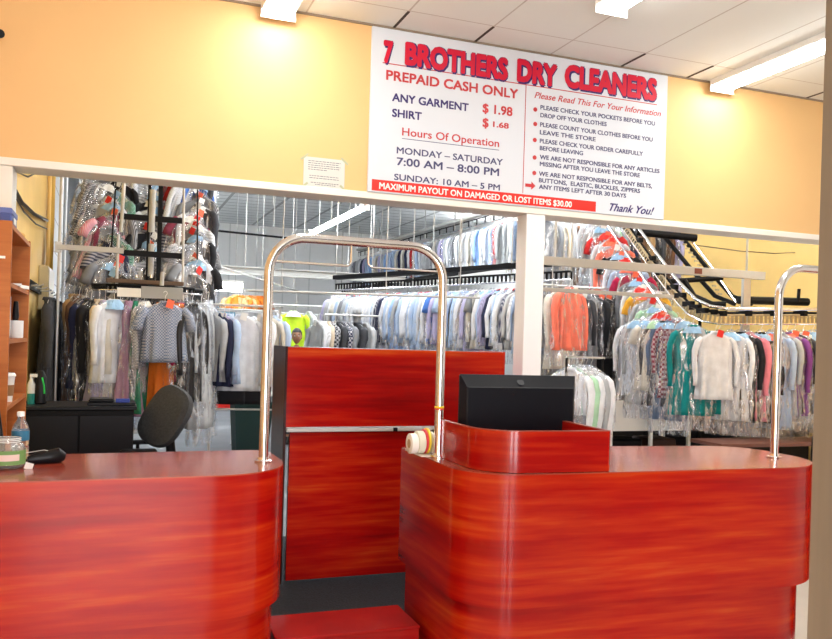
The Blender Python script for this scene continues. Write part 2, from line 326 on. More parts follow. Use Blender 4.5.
far = thing('ceiling_light', (1.9, 16.6, 2.66), 'low bright light strip far back, above the orange garments', 'light')
MB().box(-1.1, 0.55, -0.12, 0.12, 0, 0.05, 0.006).build('housing', M_HOUS, far)
MB().box(-1.08, 0.53, -0.1, 0.1, -0.16, 0.0, 0.02).build('diffuser', M_LAMPB, far)
for s in (-0.9, 0.4): MB().tube([(s, 0, 0.04), (s, 0, CB-2.66)], 0.006, 6).build('hanging_rod', M_STEEL, far)

# ================================================================== COUNTERS
def rounded(pts):   # pts: (x,y,r) convex CCW polygon
    out = []; n = len(pts)
    for i in range(n):
        p = Vector(pts[i][:2]); a = Vector(pts[i-1][:2]); b = Vector(pts[(i+1) % n][:2]); r = pts[i][2]
        if r <= 0: out.append(tuple(p)); continue
        d1 = (a-p).normalized(); d2 = (b-p).normalized(); ang = d1.angle(d2); t = r/math.tan(ang/2); c = p+(d1+d2).normalized()*(r/sin(ang/2))
        s = p+d1*t; e = p+d2*t; a0 = atan2(s.y-c.y, s.x-c.x); a1 = atan2(e.y-c.y, e.x-c.x)
        if a1 < a0: a1 += 2*pi
        if a1-a0 > pi: a1 -= 2*pi
        k = 14
        for j in range(k+1): out.append((c.x+r*cos(a0+(a1-a0)*j/k), c.y+r*sin(a0+(a1-a0)*j/k)))
    return out
def counter(name, loc, outer, inner, label, ztop=1.08, zmid=0.52):
    t = thing(name, loc, label, 'counter')
    o = rounded(outer); i_ = rounded(inner)
    MB().prism(i_, 0.0, zmid+0.01).build('base', W_SIDE, t, smooth=True)
    MB().prism(o, zmid, ztop-0.005).build('front_panel', W_SIDE, t, smooth=True)
    MB().prism(o, ztop-0.005, ztop).build('countertop', W_TOP, t, smooth=True)
    return t
LC = counter('service_counter', (0, 3.55, 0), [(-0.685, -0.34, 0), (0.715, -0.33, 0.34), (0.715, 0.37, 0.10), (-0.685, 0.33, 0)],
             [(-0.685, -0.30, 0), (0.685, -0.30, 0.32), (0.685, 0.34, 0.08), (-0.685, 0.31, 0)], 'glossy cherry wood counter on the left with rounded end, glass jar on top')
RC = counter('service_counter', (2.4, 3.45, 0), [(-1.01, -0.41, 0.26), (0.945, -0.47, 0.36), (0.965, 0.28, 0.24), (-1.01, 0.48, 0.03)],
             [(-0.98, -0.38, 0.24), (0.885, -0.44, 0.34), (0.905, 0.25, 0.22), (-0.98, 0.45, 0.03)], 'glossy cherry wood counter on the right carrying the raised monitor box')
counter('service_counter', (4.75, 3.45, 0), [(-0.9, -0.45, 0.3), (1.7, -0.45, 0), (1.7, 0.30, 0), (-0.9, 0.30, 0.2)],
        [(-0.87, -0.42, 0.28), (1.7, -0.42, 0), (1.7, 0.27, 0), (-0.87, 0.27, 0.18)], 'cherry wood counter beyond the beige door frame')
# monitor surround
sur = thing('monitor_surround', (2.4, 3.45, 1.0815), 'raised curved cherry wood box around the back of the monitor', 'screen')
def wallstrip(path, th, z0, z1):
    P = [Vector((p[0], p[1])) for p in path]; ins = []
    for i, p in enumerate(P):
        t = (P[min(i+1, len(P)-1)]-P[max(i-1, 0)]).normalized(); ins.append(p+Vector((-t.y, t.x))*th)
    n = len(P); m = MB()
    vs = [(p.x, p.y, z0) for p in P]+[(p.x, p.y, z1) for p in P]+[(p.x, p.y, z1) for p in ins]+[(p.x, p.y, z0) for p in ins]
    fs = []
    for i in range(n-1):
        for a, b in ((0, 1), (1, 2), (2, 3), (3, 0)): fs.append((a*n+i, a*n+i+1, b*n+i+1, b*n+i))
    fs += [(0, n, 2*n, 3*n), (n-1, 4*n-1, 3*n-1, 2*n-1)]
    return m.add(vs, fs)
sp = [(-0.945, 0.10)]+arc(-0.745, -0.195, 0.20, 180, 270, 14)+[(-0.368, -0.42), (-0.355, -0.408), (-0.32, 0.15)]
sp = [(p[0], p[1]) for p in sp]
wallstrip(sp, 0.018, 0, 0.172).build('curved_panel', W_SIDE, sur, smooth=True)
wallstrip(sp, 0.018, 0.172, 0.176).build('top_edge', pmat('laminate_edge', (0.30, 0.05, 0.03), 0.3), sur)
# step between counters
st = thing('step_box', (1.063, 3.70, 0), 'low red-brown wooden box closing the gap between the two counters', 'step')
MB().box(-0.345, 0.318, -0.14, 0.16, 0, 0.285).build('body', W_SIDE, st)
MB().box(-0.349, 0.320, -0.148, 0.165, 0.285, 0.300, 0.003).build('top', W_SIDE, st)

# ================================================================== KIOSK / REAR DESK
kx = 1.075
ki = thing('rear_desk', (kx, 5.33, 0), 'tall red cherry wood desk standing behind the gap between the counters', 'desk')
MB().box(0.012, 1.58, 0.0, 0.05, 1.03, 1.555, 0.002).build('upper_panel', W_SIDE, ki)
MB().box(0.045, 1.58, 0.002, 0.04, 0.02, 0.995, 0.002).build('lower_panel', W_SIDE, ki)
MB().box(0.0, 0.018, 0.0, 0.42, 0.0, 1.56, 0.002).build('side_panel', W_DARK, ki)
MB().box(1.58, 1.598, 0.0, 0.42, 0.0, 1.56, 0.002).build('side_panel', W_SIDE, ki)
MB().box(0.018, 1.58, -0.03, 0.41, 1.0, 1.022, 0.003).build('worktop', pmat('grey_worktop', (0.50, 0.49, 0.48), 0.4), ki)
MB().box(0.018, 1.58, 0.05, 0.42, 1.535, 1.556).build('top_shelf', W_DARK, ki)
MB().box(0.75, 0.78, -0.034, -0.02, 0.998, 1.024).build('bracket', M_BLACK, ki)

# ================================================================== GATE LOOPS
def pipe_path(pts, r, n=8):
    out = [Vector(pts[0])]
    for i in range(1, len(pts)-1):
        a, p, b = Vector(pts[i-1]), Vector(pts[i]), Vector(pts[i+1]); d1 = (a-p).normalized(); d2 = (b-p).normalized()
        ang = d1.angle(d2); t = r/math.tan(ang/2); c = p+(d1+d2).normalized()*(r/sin(ang/2)); s = p+d1*t-c; e = p+d2*t-c
        for j in range(n+1):
            q = j/n; w_ = s.angle(e); v = (s*sin((1-q)*w_)+e*sin(q*w_))/sin(w_); out.append(c+v)
    out.append(Vector(pts[-1])); return out
def gate(loc, length, rz, label, hr=True):
    t = thing('hanging_rail', loc, label, 'rail', rz)
    h = 0.975
    MB().tube(pipe_path([(0, 0, 0), (0, 0, h), (length, 0, h), (length, 0, 0)], 0.16, 10), 0.0205, 16).build('tube_frame', M_CHROME, t, smooth=True)
    for x in (0, length):
        MB().lathe([(0.038, 0.0), (0.038, 0.006), (0.026, 0.010), (0.024, 0.02)], (x, 0, 0), 20).build('flange', M_CHROME, t, smooth=True)
        for a in range(3): MB().lathe([(0.004, 0.006), (0.004, 0.010)], (x+0.031*cos(a*2.1), 0.031*sin(a*2.1), 0), 8).build('screw', M_STEEL, t)
    if hr:
        mid = length/2
        MB().tube(pipe_path([(0.01, 0, h-0.11), (mid-0.04, 0, h-0.11), (mid-0.04, 0, h-0.01)], 0.025, 5), 0.005, 8).build('hook_bar', M_CHROME, t, smooth=True)
        MB().tube(pipe_path([(mid+0.04, 0, h-0.01), (mid+0.04, 0, h-0.11), (length-0.01, 0, h-0.11)], 0.025, 5), 0.005, 8).build('hook_bar', M_CHROME, t, smooth=True)
    return t
g1 = gate((0.632, 3.545, 1.081), 0.815, 0.01, 'chrome hanging rail spanning the gap between the two counters')
MB().lathe([(0.0207, -0.006), (0.0225, -0.005), (0.0225, 0.003), (0.0207, 0.004)], (0.815, 0, 0.235), 16).build('rubber_band', pmat('yellow_band', (0.75, 0.55, 0.02), 0.5), g1, label='yellow rubber band')
MB().lathe([(0.0207, -0.004), (0.0222, -0.003), (0.0222, 0.003), (0.0207, 0.004)], (0.815, 0, 0.226), 16).build('rubber_band', pmat('red_band', (0.6, 0.05, 0.04), 0.5), g1, label='red rubber band')
gate((3.19, 3.285, 1.081), 0.86, 0.06, 'chrome hanging rail on the right end of the right counter', False)

# ================================================================== MONITOR
mo = thing('monitor', (1.835, 3.48, 1.0815), 'black computer monitor seen from behind inside the cherry wood box', 'monitor', radians(-3))
def tp(mb_pts, name, mat, smooth=False): pass
bz = MB()
W2, Z0, Z1 = 0.30, 0.055, 0.39
bz.box(-W2, W2, 0.028, 0.05, Z0, Z1, 0.006)
bz.build('bezel', M_BLACK, mo)
bk = MB()
o_ = [(-W2, 0.03, Z0), (W2, 0.03, Z0), (W2, 0.03, Z1), (-W2, 0.03, Z1)]
i_ = [(-W2+0.022, -0.002, Z0+0.03), (W2-0.022, -0.002, Z0+0.03), (W2-0.022, -0.002, Z1-0.055), (-W2+0.022, -0.002, Z1-0.055)]
i2 = [(-W2+0.03, -0.006, Z0+0.04), (W2-0.03, -0.006, Z0+0.04), (W2-0.03, -0.006, Z1-0.06), (-W2+0.03, -0.006, Z1-0.06)]
bk.add(o_+i_+i2, [(3, 2, 1, 0)]+[(a+i, a+(i+1) % 4, a+4+(i+1) % 4, a+4+i) for a in (0, 4) for i in range(4)]+[(8, 9, 10, 11)])
bk.build('back_shell', M_MON, mo)
Mx = Matrix.Translation((0.0, 0.010, Z1-0.034)) @ Matrix.Rotation(radians(50), 4, 'X')
MB().lathe([(0.018, 0), (0.018, 0.0012)], (0, 0, 0), 24, Mx @ Matrix.Translation((0, 0, 0.001))).build('round_emblem', pmat('emblem_grey', (0.010, 0.011, 0.016), 0.4, spec=0.3), mo)
MB().box(-0.035, 0.035, 0.0, 0.03, 0.008, 0.2, 0.004).build('stand_neck', M_BLACK, mo)
MB().lathe([(0.12, 0), (0.12, 0.006), (0.10, 0.012), (0.04, 0.016)], (0, 0.03, 0), 28).build('stand_base', M_BLACK, mo, smooth=True)

# ================================================================== ROLLS ON THE CORNER
bd = thing('card_tray', (1.45, 3.70, 1.0805), 'small cream card tray under the tape rolls at the counter corner', 'tray')
MB().box(-0.075, 0.0, -0.13, 0.10, 0, 0.004).build('base', M_TRIM, bd)
MB().box(-0.077, -0.074, -0.13, 0.10, 0, 0.010).build('rim', M_TRIM, bd)
cx = 1.392
def roll(x, r, wd, mat, name, lab, core=True):
    t = thing(name, (x, 3.65, 1.0855+r), lab, 'tape roll')
    M = Matrix.Rotation(radians(90), 4, 'Y')
    MB().lathe([(r*0.45, -wd/2), (r-0.003, -wd/2), (r, -wd/2+0.002), (r, wd/2-0.002), (r-0.003, wd/2), (r*0.45, wd/2)], (0, 0, 0), 32, M).build('tape', mat, t, smooth=True)
    MB().lathe([(r*0.45, -wd/2-0.001), (r*0.45, wd/2+0.001)], (0, 0, 0), 24, M).build('core', pmat('card_core', (0.45, 0.33, 0.2), 0.8), t, smooth=True)
roll(1.385-0.03, 0.048, 0.034, M_PAPER, 'paper_tape_roll', 'outermost small white tape roll lying on its side on the counter corner')
roll(1.385+0.005, 0.054, 0.034, pmat('cream_tape', (0.72, 0.72, 0.60), 0.6), 'paper_tape_roll', 'cream tape roll between the small white roll and the red roll')
roll(1.385+0.028, 0.058, 0.011, pmat('red_tape', (0.62, 0.04, 0.06), 0.5), 'tape_roll', 'thin red tape roll squeezed between cream and yellow rolls')
roll(1.385+0.040, 0.061, 0.012, pmat('yellow_tape', (0.80, 0.60, 0.05), 0.5), 'tape_roll', 'thin yellow tape roll against the chrome pole')
roll(1.449, 0.052, 0.012, M_PAPER, 'paper_tape_roll', 'narrow white tape roll just behind the chrome pole')
roll(1.463, 0.057, 0.012, M_BLACK, 'tape_roll', 'narrow black tape roll right of the chrome pole')

# ================================================================== JAR, CABLE, BOTTLE on left counter
ja = thing('glass_jar', (-0.362, 3.53, 1.081), 'clear glass jar with green and pink label near the left edge', 'jar')
MB().lathe([(0.034, 0), (0.058, 0.004), (0.064, 0.015), (0.064, 0.075), (0.055, 0.092), (0.046, 0.098), (0.046, 0.118), (0.043, 0.118), (0.043, 0.098), (0.052, 0.090), (0.060, 0.074), (0.060, 0.016), (0.034, 0.006)], n=32).build('glass_body', pmat('jar_glass', (0.93, 0.95, 0.93), 0.05, trans=0.9), ja, smooth=True)
for z in (0.103, 0.110, 0.116): MB().tube([(0.0468*cos(a*pi/12), 0.0468*sin(a*pi/12), z) for a in range(24)], 0.0014, 6, closed=True).build('thread', pmat('jar_thread', (0.8, 0.82, 0.8), 0.2), ja)
def arcband(r, a0, a1, z0, z1, th=0.0008, n=16):
    m = MB(); vs = []
    for rr in (r, r+th):
        for z in (z0, z1):
            for i in range(n+1): a = radians(a0+(a1-a0)*i/n); vs.append((rr*cos(a), rr*sin(a), z))
    N = n+1; fs = []
    for i in range(n):
        fs += [(2*N+i, 2*N+i+1, 3*N+i+1, 3*N+i), (i+1, i, N+i, N+i+1), (i, i+1, 2*N+i+1, 2*N+i), (N+i+1, N+i, 3*N+i, 3*N+i+1)]
    fs += [(0, 2*N, 3*N, N), (n, N+n, 3*N+n, 2*N+n)]
    return m.add(vs, fs)
arcband(0.0642, -170, 5, 0.018, 0.072).build('green_label', pmat('jar_green', (0.16, 0.30, 0.09), 0.6), ja, label='green paper label')
arcband(0.0652, -125, -45, 0.034, 0.058).build('pink_label', pmat('jar_pink', (0.75, 0.55, 0.50), 0.6), ja, label='pink paper label')
MB().box(0.058, 0.088, -0.035, -0.030, 0.02, 0.045, M=Matrix.Rotation(0.3, 4, 'Y')).build('torn_ticket', M_PAPER, ja)
wb = thing('water_bottle', (-0.335, 3.71, 1.081), 'clear plastic bottle with blue label behind the glass jar', 'bottle')
MB().lathe([(0.028, 0), (0.033, 0.006), (0.033, 0.06), (0.031, 0.065), (0.033, 0.07), (0.033, 0.13), (0.024, 0.155), (0.013, 0.172), (0.013, 0.185)], n=24).build('bottle_body', pmat('pet', (0.9, 0.93, 0.95), 0.08, trans=0.9), wb, smooth=True)
arcband(0.0335, 0, 359, 0.085, 0.125, n=24).build('blue_label', pmat('bottle_blue', (0.03, 0.16, 0.28), 0.5), wb)
MB().lathe([(0.015, 0.183), (0.015, 0.2), (0.012, 0.202)], n=18).build('cap', M_WHITE, wb)
cl = thing('handheld_scanner', (-0.22, 3.63, 1.081), 'small black handheld device lying beside the glass jar', 'scanner', radians(15))
bdy = MB(); bdy.tube([(-0.08, 0, 0.016), (-0.05, 0, 0.020), (0, 0, 0.024), (0.035, 0.0, 0.027), (0.06, 0.0, 0.022)], [0.012, 0.018, 0.022, 0.026, 0.012], 16, sx=1.0, sy=1.3)
bdy.build('body', M_BLACK, cl, smooth=True)
MB().tube([(-0.08, 0, 0.016), (-0.12, 0.03, 0.012), (-0.10, 0.07, 0.008), (-0.02, 0.08, 0.006), (0.02, 0.05, 0.006)], 0.004, 8).build('cable', M_BLACK, cl, smooth=True)
MB().tube([(-0.11, -0.01, 0.045), (-0.02, -0.005, 0.055), (0.01, 0, 0.046)], 0.0015, 6).build('wire_clip', M_WIRE, cl)
ds = thing('black_screen', (-0.482, 3.66, 1.081), 'black screen edge leaning into view at the far left counter', 'screen', radians(0))
MB().box(-0.1, 0.1, -0.012, 0.012, 0.0, 0.36, 0.004, M=Matrix.Translation((0, 0.0, 0.022)) @ Matrix.Rotation(radians(-8), 4, 'Y')).build('panel', M_BLACK, ds)
MB().box(-0.10, 0.07, -0.05, 0.07, 0.0, 0.03, 0.004).build('foot', M_BLACK, ds)

# ================================================================== BOOKCASE
bc = thing('bookcase', (-0.565, 4.78, 0), 'orange wood open bookcase against the left wall', 'bookcase')
for y in (-0.48, 0.455): MB().box(-0.122, 0.115, y, y+0.025, 0, 2.13, 0.002).build('side_panel', W_SHELF, bc)
MB().box(-0.122, -0.112, -0.455, 0.455, 0.02, 2.12).build('back_panel', W_SHELF, bc)
for z in (2.108, 1.83, 1.56, 1.24, 0.92, 0.60, 0.3, 0.05): MB().box(-0.112, 0.113, -0.455, 0.455, z-0.011, z+0.011).build('shelf', W_SHELF, bc)
for (y, z, a) in [(-0.35, 1.98, 0.5), (-0.33, 1.77, 0.0)]:
    pass
MB().box(-0.01, 0.055, -0.4825, -0.480, 1.84, 1.86, M=Matrix.Identity(4)).build('tape_scrap', M_PAPER, bc)
MB().box(0.04, 0.09, -0.4825, -0.480, 1.95, 1.962, M=Matrix.Identity(4)).build('tape_scrap', M_PAPER, bc)
def lathe_thing(name, loc, prof, mat, label, cat, pn='body', n=24):
    t = thing(name, loc, label, cat); MB().lathe(prof, n=n).build(pn, mat, t, smooth=True); return t
cu = lathe_thing('paper_cup', (-0.49, 4.62, 1.2515), [(0.030, 0), (0.041, 0.125), (0.043, 0.128), (0.043, 0.13)], M_PAPER, 'white takeaway coffee cup with brown sleeve on the bookcase shelf', 'cup', 'cup_body')
MB().lathe([(0.0345, 0.03), (0.0395, 0.085)], n=24).build('brown_sleeve', pmat('cardboard', (0.30, 0.15, 0.06), 0.8), cu, smooth=True)
MB().lathe([(0.045, 0.129), (0.045, 0.136), (0.038, 0.146), (0.036, 0.142)], n=24).build('lid', M_WHITE, cu, smooth=True)
mg = lathe_thing('white_mug', (-0.492, 4.98, 1.5715), [(0.040, 0), (0.042, 0.005), (0.042, 0.095), (0.039, 0.095)], M_WHITE, 'plain white pen pot on the third bookcase shelf', 'pot')
MB().tube([(0, 0, 0.05), (0.0, 0.01, 0.12), (0.0, 0.015, 0.2)], [0.01, 0.018, 0.012], 10).build('black_brush', M_BLACK, mg, smooth=True)
dv = thing('desk_clock', (-0.50, 4.72, 1.5715), 'white-rimmed oval frame beside the white pot', 'frame')
MB().tube([(0, 0.035*cos(a*pi/10), 0.075+0.07*sin(a*pi/10)) for a in range(20)], 0.008, 8, closed=True).build('rim', M_TRIM, dv, smooth=True)
MB().box(-0.004, 0.004, -0.028, 0.028, 0.015, 0.135).build('panel', pmat('brown_panel', (0.25, 0.12, 0.06), 0.6), dv)
bk2 = tag(MB().box(-0.05, 0.05, -0.02, 0.02, 0, 0.22, 0.002).build('grey_folder', pmat('folder_grey', (0.25, 0.30, 0.38), 0.6)), 'blue-grey folder standing on the bookcase shelf behind the oval frame', 'folder'); bk2.location = (-0.55, 4.82, 1.5715)
for i, (y, rz, lab) in enumerate([(4.72, 0.2, 'nearer stack of loose papers lying on the upper bookcase shelf'), (4.95, -0.25, 'farther stack of loose papers lying on the upper bookcase shelf')]):
    o = tag(MB().box(-0.07, 0.05, -0.08, 0.08, 0, 0.012+0.006*i).build('paper_stack', M_PAPER), lab, 'papers'); o.location = (-0.50, y, 1.8415); o.rotation_euler = (0, 0, rz)
bx = thing('storage_box', (-0.575, 4.62, 2.131), 'dark blue box on top of the bookcase', 'box')
MB().box(-0.1, 0.10, -0.13, 0.13, 0, 0.07, 0.005).build('box_body', pmat('box_blue', (0.05, 0.08, 0.28), 0.5), bx)
MB().box(-0.103, 0.103, -0.133, 0.133, 0.055, 0.085, 0.004).build('lid', pmat('box_blue_lid', (0.11, 0.15, 0.40), 0.5), bx)
MB().box(0.103, 0.105, -0.05, 0.05, 0.015, 0.045).build('card_label', M_PAPER, bx)
t_ = tag(MB().tube([(0, 0, 0), (0.02, 0.15, 0)], 0.014, 12).build('yellow_roll', pmat('yellow_roll', (0.75, 0.38, 0.03), 0.5), smooth=True), 'small orange-yellow tube lying on top of the bookcase beside the blue box', 'tube'); t_.location = (-0.50, 4.95, 2.1455)

# ================================================================== SECURITY CAMERA
sc_ = thing('security_camera', (LW+0.002, 5.18, 3.33), 'small black security camera at the top left corner of the yellow wall', 'camera')
MB().lathe([(0.03, 0), (0.03, 0.01), (0.02, 0.014)], n=18, M=Matrix.Rotation(radians(90), 4, 'Y')).build('mount', M_BLACK, sc_)
MB().tube([(0.01, 0, 0), (0.04, 0, -0.01), (0.045, 0, -0.04)], 0.007, 8).build('arm', M_BLACK, sc_, smooth=True)
MB().tube([(0.02, 0.03, -0.045), (0.05, -0.02, -0.055), (0.062, -0.045, -0.06)], [0.018, 0.024, 0.024], 16).build('camera_body', M_BLACK, sc_, smooth=True)

# ================================================================== SIGN
SX0, SX1, SZ0, SZ1, SY = 1.600, 4.008, 2.622, 3.742, 5.34
sign = thing('price_sign', (SX0, SY, SZ0), 'large white price board with red and navy lettering above the opening', 'sign')
MB().box(0, SX1-SX0, -0.012, 0.009, 0, SZ1-SZ0, 0.002).build('board', M_SIGN, sign)
def px_to_wall(x, y, Y=SY-0.013):
    d = fw + rt*((x-416)/F_PX) - up*((y-341)/F_PX); t = Y/d.y; return d.x*t, EYE+d.z*t
_caps = {}
def text_mesh(s, bold=0.0, shear=0.0, sp=1.0):
    c = bpy.data.curves.new('t', 'FONT'); c.body = s; c.size = 1.0; c.shear = shear; c.extrude = 0.004; c.resolution_u = 3; c.space_character = sp
    o = bpy.data.objects.new('t', c); COL.objects.link(o); bpy.context.view_layer.update()
    me = bpy.data.meshes.new_from_object(o.evaluated_get(bpy.context.evaluated_depsgraph_get())); bpy.data.objects.remove(o); bpy.data.curves.remove(c)
    if bold > 0:
        V = [tuple(v.co) for v in me.vertices]; Fc = [tuple(p.vertices) for p in me.polygons]; m = MB(); K = 8 if bold > 0.036 else 4
        for k in range(K): m.add([(x+bold*cos(2*pi*(k+0.5)/K), y+bold*sin(2*pi*(k+0.5)/K), z+0.0002*k) for x, y, z in V], Fc)
        if bold > 0.03: m.add(V, Fc)
        me = bpy.data.meshes.new('t'); me.from_pydata(m.v, [], m.f); me.update()
    return me
CAP = 0.729
def sign_text(s, p0, p1, cap_px, mat, name, parent=None, bold=0.0, shear=0.0, dx=0, dz=0, lift=0.0, sp=1.0, Y=None, org=(SX0, SZ0)):
    parent = parent or sign
    Yp = Y or SY-0.0125
    x0, z0 = px_to_wall(*p0, Yp); x1, z1 = px_to_wall(*p1, Yp)
    me = text_mesh(s, bold, shear, sp)
    xs = [v.co.x for v in me.vertices]; mn, mxx = min(xs), max(xs)
    ppm = F_PX/((x0+x1)/2*sin(YAW)+Yp*cos(YAW)); h = cap_px/ppm/CAP; kx_ = (x1-x0)/(mxx-mn); zb = (z0+z1)/2
    for v in me.vertices:
        a, b, c = v.co; v.co = ((a-mn)*kx_ + x0-org[0]+dx, -0.0125-lift-c*0.25, b*h+zb-org[1]+dz)
    V = [tuple(v.co) for v in me.vertices]; Fc = [tuple(p.vertices) for p in me.polygons]; par = list(range(len(V)))
    def find(i):
        while par[i] != i: par[i] = par[par[i]]; i = par[i]
        return i
    for f in Fc:
        for q in f[1:]: par[find(q)] = find(f[0])
    ext = {}
    for i, v in enumerate(V):
        r_ = find(i); e = ext.get(r_); ext[r_] = (min(v[0], e[0]), max(v[0], e[1])) if e else (v[0], v[0])
    gap = 0.17*h; grp = {}; cur = -1; xe = -1e9
    for r_, (a, b) in sorted(ext.items(), key=lambda t: t[1][0]):
        if a > xe+gap: cur += 1
        grp[r_] = cur; xe = max(xe, b)
    for g in range(cur+1):
        ids = [i for i in range(len(V)) if grp[find(i)] == g]; mp_ = {i: k for k, i in enumerate(ids)}
        m = MB().add([V[i] for i in ids], [tuple(mp_[q] for q in f) for f in Fc if f[0] in mp_]); m.build(name, mat, parent)
for s, a, b in [('7', (383, 61.2), (392.5, 62.6)), ('BROTHERS', (404.5, 64.6), (507.5, 78.2)), ('DRY', (516.5, 80.2), (556.5, 85.8)), ('CLEANERS', (564, 87), (656.3, 98.6))]:
    sign_text(s, a, b, 21, M_NAVY, 'title_shadow', bold=0.098, dx=0.006, dz=-0.004)
    sign_text(s, a, b, 21, M_RED, 'title_letters', bold=0.056, lift=0.004)
sign_text('PREPAID CASH ONLY', (386, 81.8), (518, 96.2), 9.6, M_RED3, 'red_text', bold=0.034)
sign_text('ANY GARMENT', (392, 101.8), (468.5, 110.2), 8, M_NAVY, 'navy_text', bold=0.034)
sign_text('SHIRT', (392, 116.6), (421.6, 119.9), 8, M_NAVY, 'navy_text', bold=0.034)
sign_text('$ 1.98', (482.5, 112.5), (512.3, 115.6), 9, M_RED3, 'price_text', bold=0.034)
sign_text('$', (482.5, 126.6), (488.5, 127.2), 9, M_RED3, 'price_text', bold=0.034)
sign_text('1.68', (493, 127), (508.7, 128.4), 5.5, M_RED3, 'price_text', bold=0.034)
sign_text('Hours Of Operation', (402, 136.2), (499, 146.2), 8, M_RED3, 'red_text', bold=0.014)
sign_text('MONDAY \u2013 SATURDAY', (396.6, 154.6), (502.7, 164), 6.6, M_INK, 'navy_text', bold=0.02)
sign_text('7:00 AM \u2013 8:00 PM', (396.6, 165.9), (499, 175), 7.8, M_INK, 'navy_text', bold=0.024)
sign_text('SUNDAY: 10 AM \u2013 5 PM', (394, 180.6), (499.8, 189.6), 6.2, M_INK, 'navy_text', bold=0.02)
sign_text('Please Read This For Your Information', (534.4, 100.5), (661, 114), 6.2, M_RED3, 'red_text', shear=0.3, bold=0.012)
for s, a, b in [('PLEASE CHECK YOUR POCKETS BEFORE YOU', (540.3, 111.5), (655, 123.5)), ('DROP OFF YOUR CLOTHES', (540.3, 118.1), (606.6, 125.2)),
                ('PLEASE COUNT YOUR CLOTHES BEFORE YOU', (540, 128.6), (652.6, 139.6)), ('LEAVE THE STORE', (539.7, 134.9), (595.6, 140.6)),
                ('PLEASE CHECK YOUR ORDER CAREFULLY', (539.7, 144.3), (642.8, 154.4)), ('BEFORE LEAVING', (539.7, 150.4), (583, 154.8)),
                ('WE ARE NOT RESPONSIBLE FOR ANY ARTICLES', (539.7, 160.6), (659.5, 171.6)), ('MISSING AFTER YOU LEAVE THE STORE', (539.7, 167.2), (639.9, 176)),
                ('WE ARE NOT RESPONSIBLE FOR ANY BELTS,', (538.8, 176.7), (652, 187)), ('BUTTONS,  ELASTIC, BUCKLES, ZIPPERS', (538.8, 183.2), (640, 192)),
                ('ANY ITEMS LEFT AFTER 30 DAYS', (538.8, 189.4), (626, 197))]:
    sign_text(s, a, b, 4.3, M_INK, 'notice_text', bold=0.028)
for (x, y) in [(535.3, 109.5), (535.2, 124), (534.8, 140), (534.6, 157.5), (534.3, 173)]:
    X, Z = px_to_wall(x, y); MB().lathe([(0.016, 0), (0.016, 0.002)], n=18, M=Matrix.Translation((X-SX0, -0.012, Z-SZ0)) @ Matrix.Rotation(radians(90), 4, 'X')).build('bullet_dot', M_RED3, sign)
X, Z = px_to_wall(530, 185.5); X -= SX0; Z -= SZ0
MB().add([(X-0.04, -0.014, Z+0.012), (X-0.04, -0.014, Z-0.012), (X+0.01, -0.014, Z-0.012), (X+0.01, -0.014, Z-0.03), (X+0.045, -0.014, Z), (X+0.01, -0.014, Z+0.03), (X+0.01, -0.014, Z+0.012)], [(0, 1, 2, 3, 4, 5, 6)]).build('arrow', M_RED3, sign)
def line(p0, p1, th, mat, name):
    x0, z0 = px_to_wall(*p0); x1, z1 = px_to_wall(*p1)
    if abs(x1-x0) > abs(z1-z0): zc = (z0+z1)/2-SZ0; MB().box(x0-SX0, x1-SX0, -0.0135, -0.0118, zc-th/2, zc+th/2).build(name, mat, sign)
    else: xc = (x0+x1)/2-SX0; MB().box(xc-th/2, xc+th/2, -0.0135, -0.0118, z0-SZ0, z1-SZ0).build(name, mat, sign)
line((382.5, 66), (657, 101.8), 0.006, M_RED3, 'rule'); line((525.5, 85), (523.4, 193), 0.005, M_RED3, 'divider_rule'); line((402, 139.6), (499, 149), 0.004, M_INK, 'rule')
x0, z0 = px_to_wall(372, 179); x1, z1 = px_to_wall(595.6, 211.7)
MB().box(x0-SX0, x1-SX0, -0.0145, -0.0118, z1-SZ0, z0-SZ0).build('red_banner', M_RED2, sign)
sign_text('MAXIMUM PAYOUT ON DAMAGED OR LOST ITEMS $30.00', (379, 189.8), (571.5, 206.3), 6.2, M_PAPER, 'banner_text', bold=0.028, lift=0.003)
sign_text('Thank You!', (609.6, 210.5), (654, 215), 7.8, M_NAVY, 'thank_you_text', shear=0.45, bold=0.022)
# taped notice
nt_ = thing('paper_notice', (1.301, 5.347, 2.62), 'white paper notice taped to the yellow wall left of the price board', 'notice')
MB().box(-0.14, 0.14, -0.0012, 0.0, 0.0, 0.197).build('sheet', pmat('notice_paper', (0.64, 0.64, 0.60), 0.8), nt_)
for (x, z, a) in [(-0.135, 0.195, -0.7), (0.138, 0.19, 0.7), (-0.135, 0.004, -0.7), (0.135, 0.006, 0.7)]:
    MB().box(-0.032, 0.032, -0.003, -0.0013, -0.007, 0.007, M=Matrix.Translation((x, 0, z)) @ Matrix.Rotation(a+1.57*0, 4, 'Y')).build('tape_strip', pmat('tape_olive', (0.45, 0.48, 0.30), 0.5), nt_)
for z, a, b in [(0.172, -0.11, 0.11), (0.158, -0.11, 0.10), (0.144, -0.11, 0.11), (0.13, -0.11, 0.105), (0.116, -0.11, 0.02), (0.075, -0.10, 0.10), (0.060, -0.10, 0.10), (0.030, -0.09, 0.10), (0.018, -0.06, 0.08)]:
    random.seed(int(z*1e4)); x = a; ln = MB().box(a, b, -0.00135, -0.0012, z-0.0003, z+0.0003)
    while x < b:
        w_ = random.uniform(0.008, 0.024); ln.box(x, min(x+w_, b), -0.0017, -0.0012, z-0.0022, z+0.0022); x += w_+0.005
    ln.build('typed_line', pmat('faint_ink', (0.16, 0.16, 0.19), 0.7), nt_)
random.seed(11)

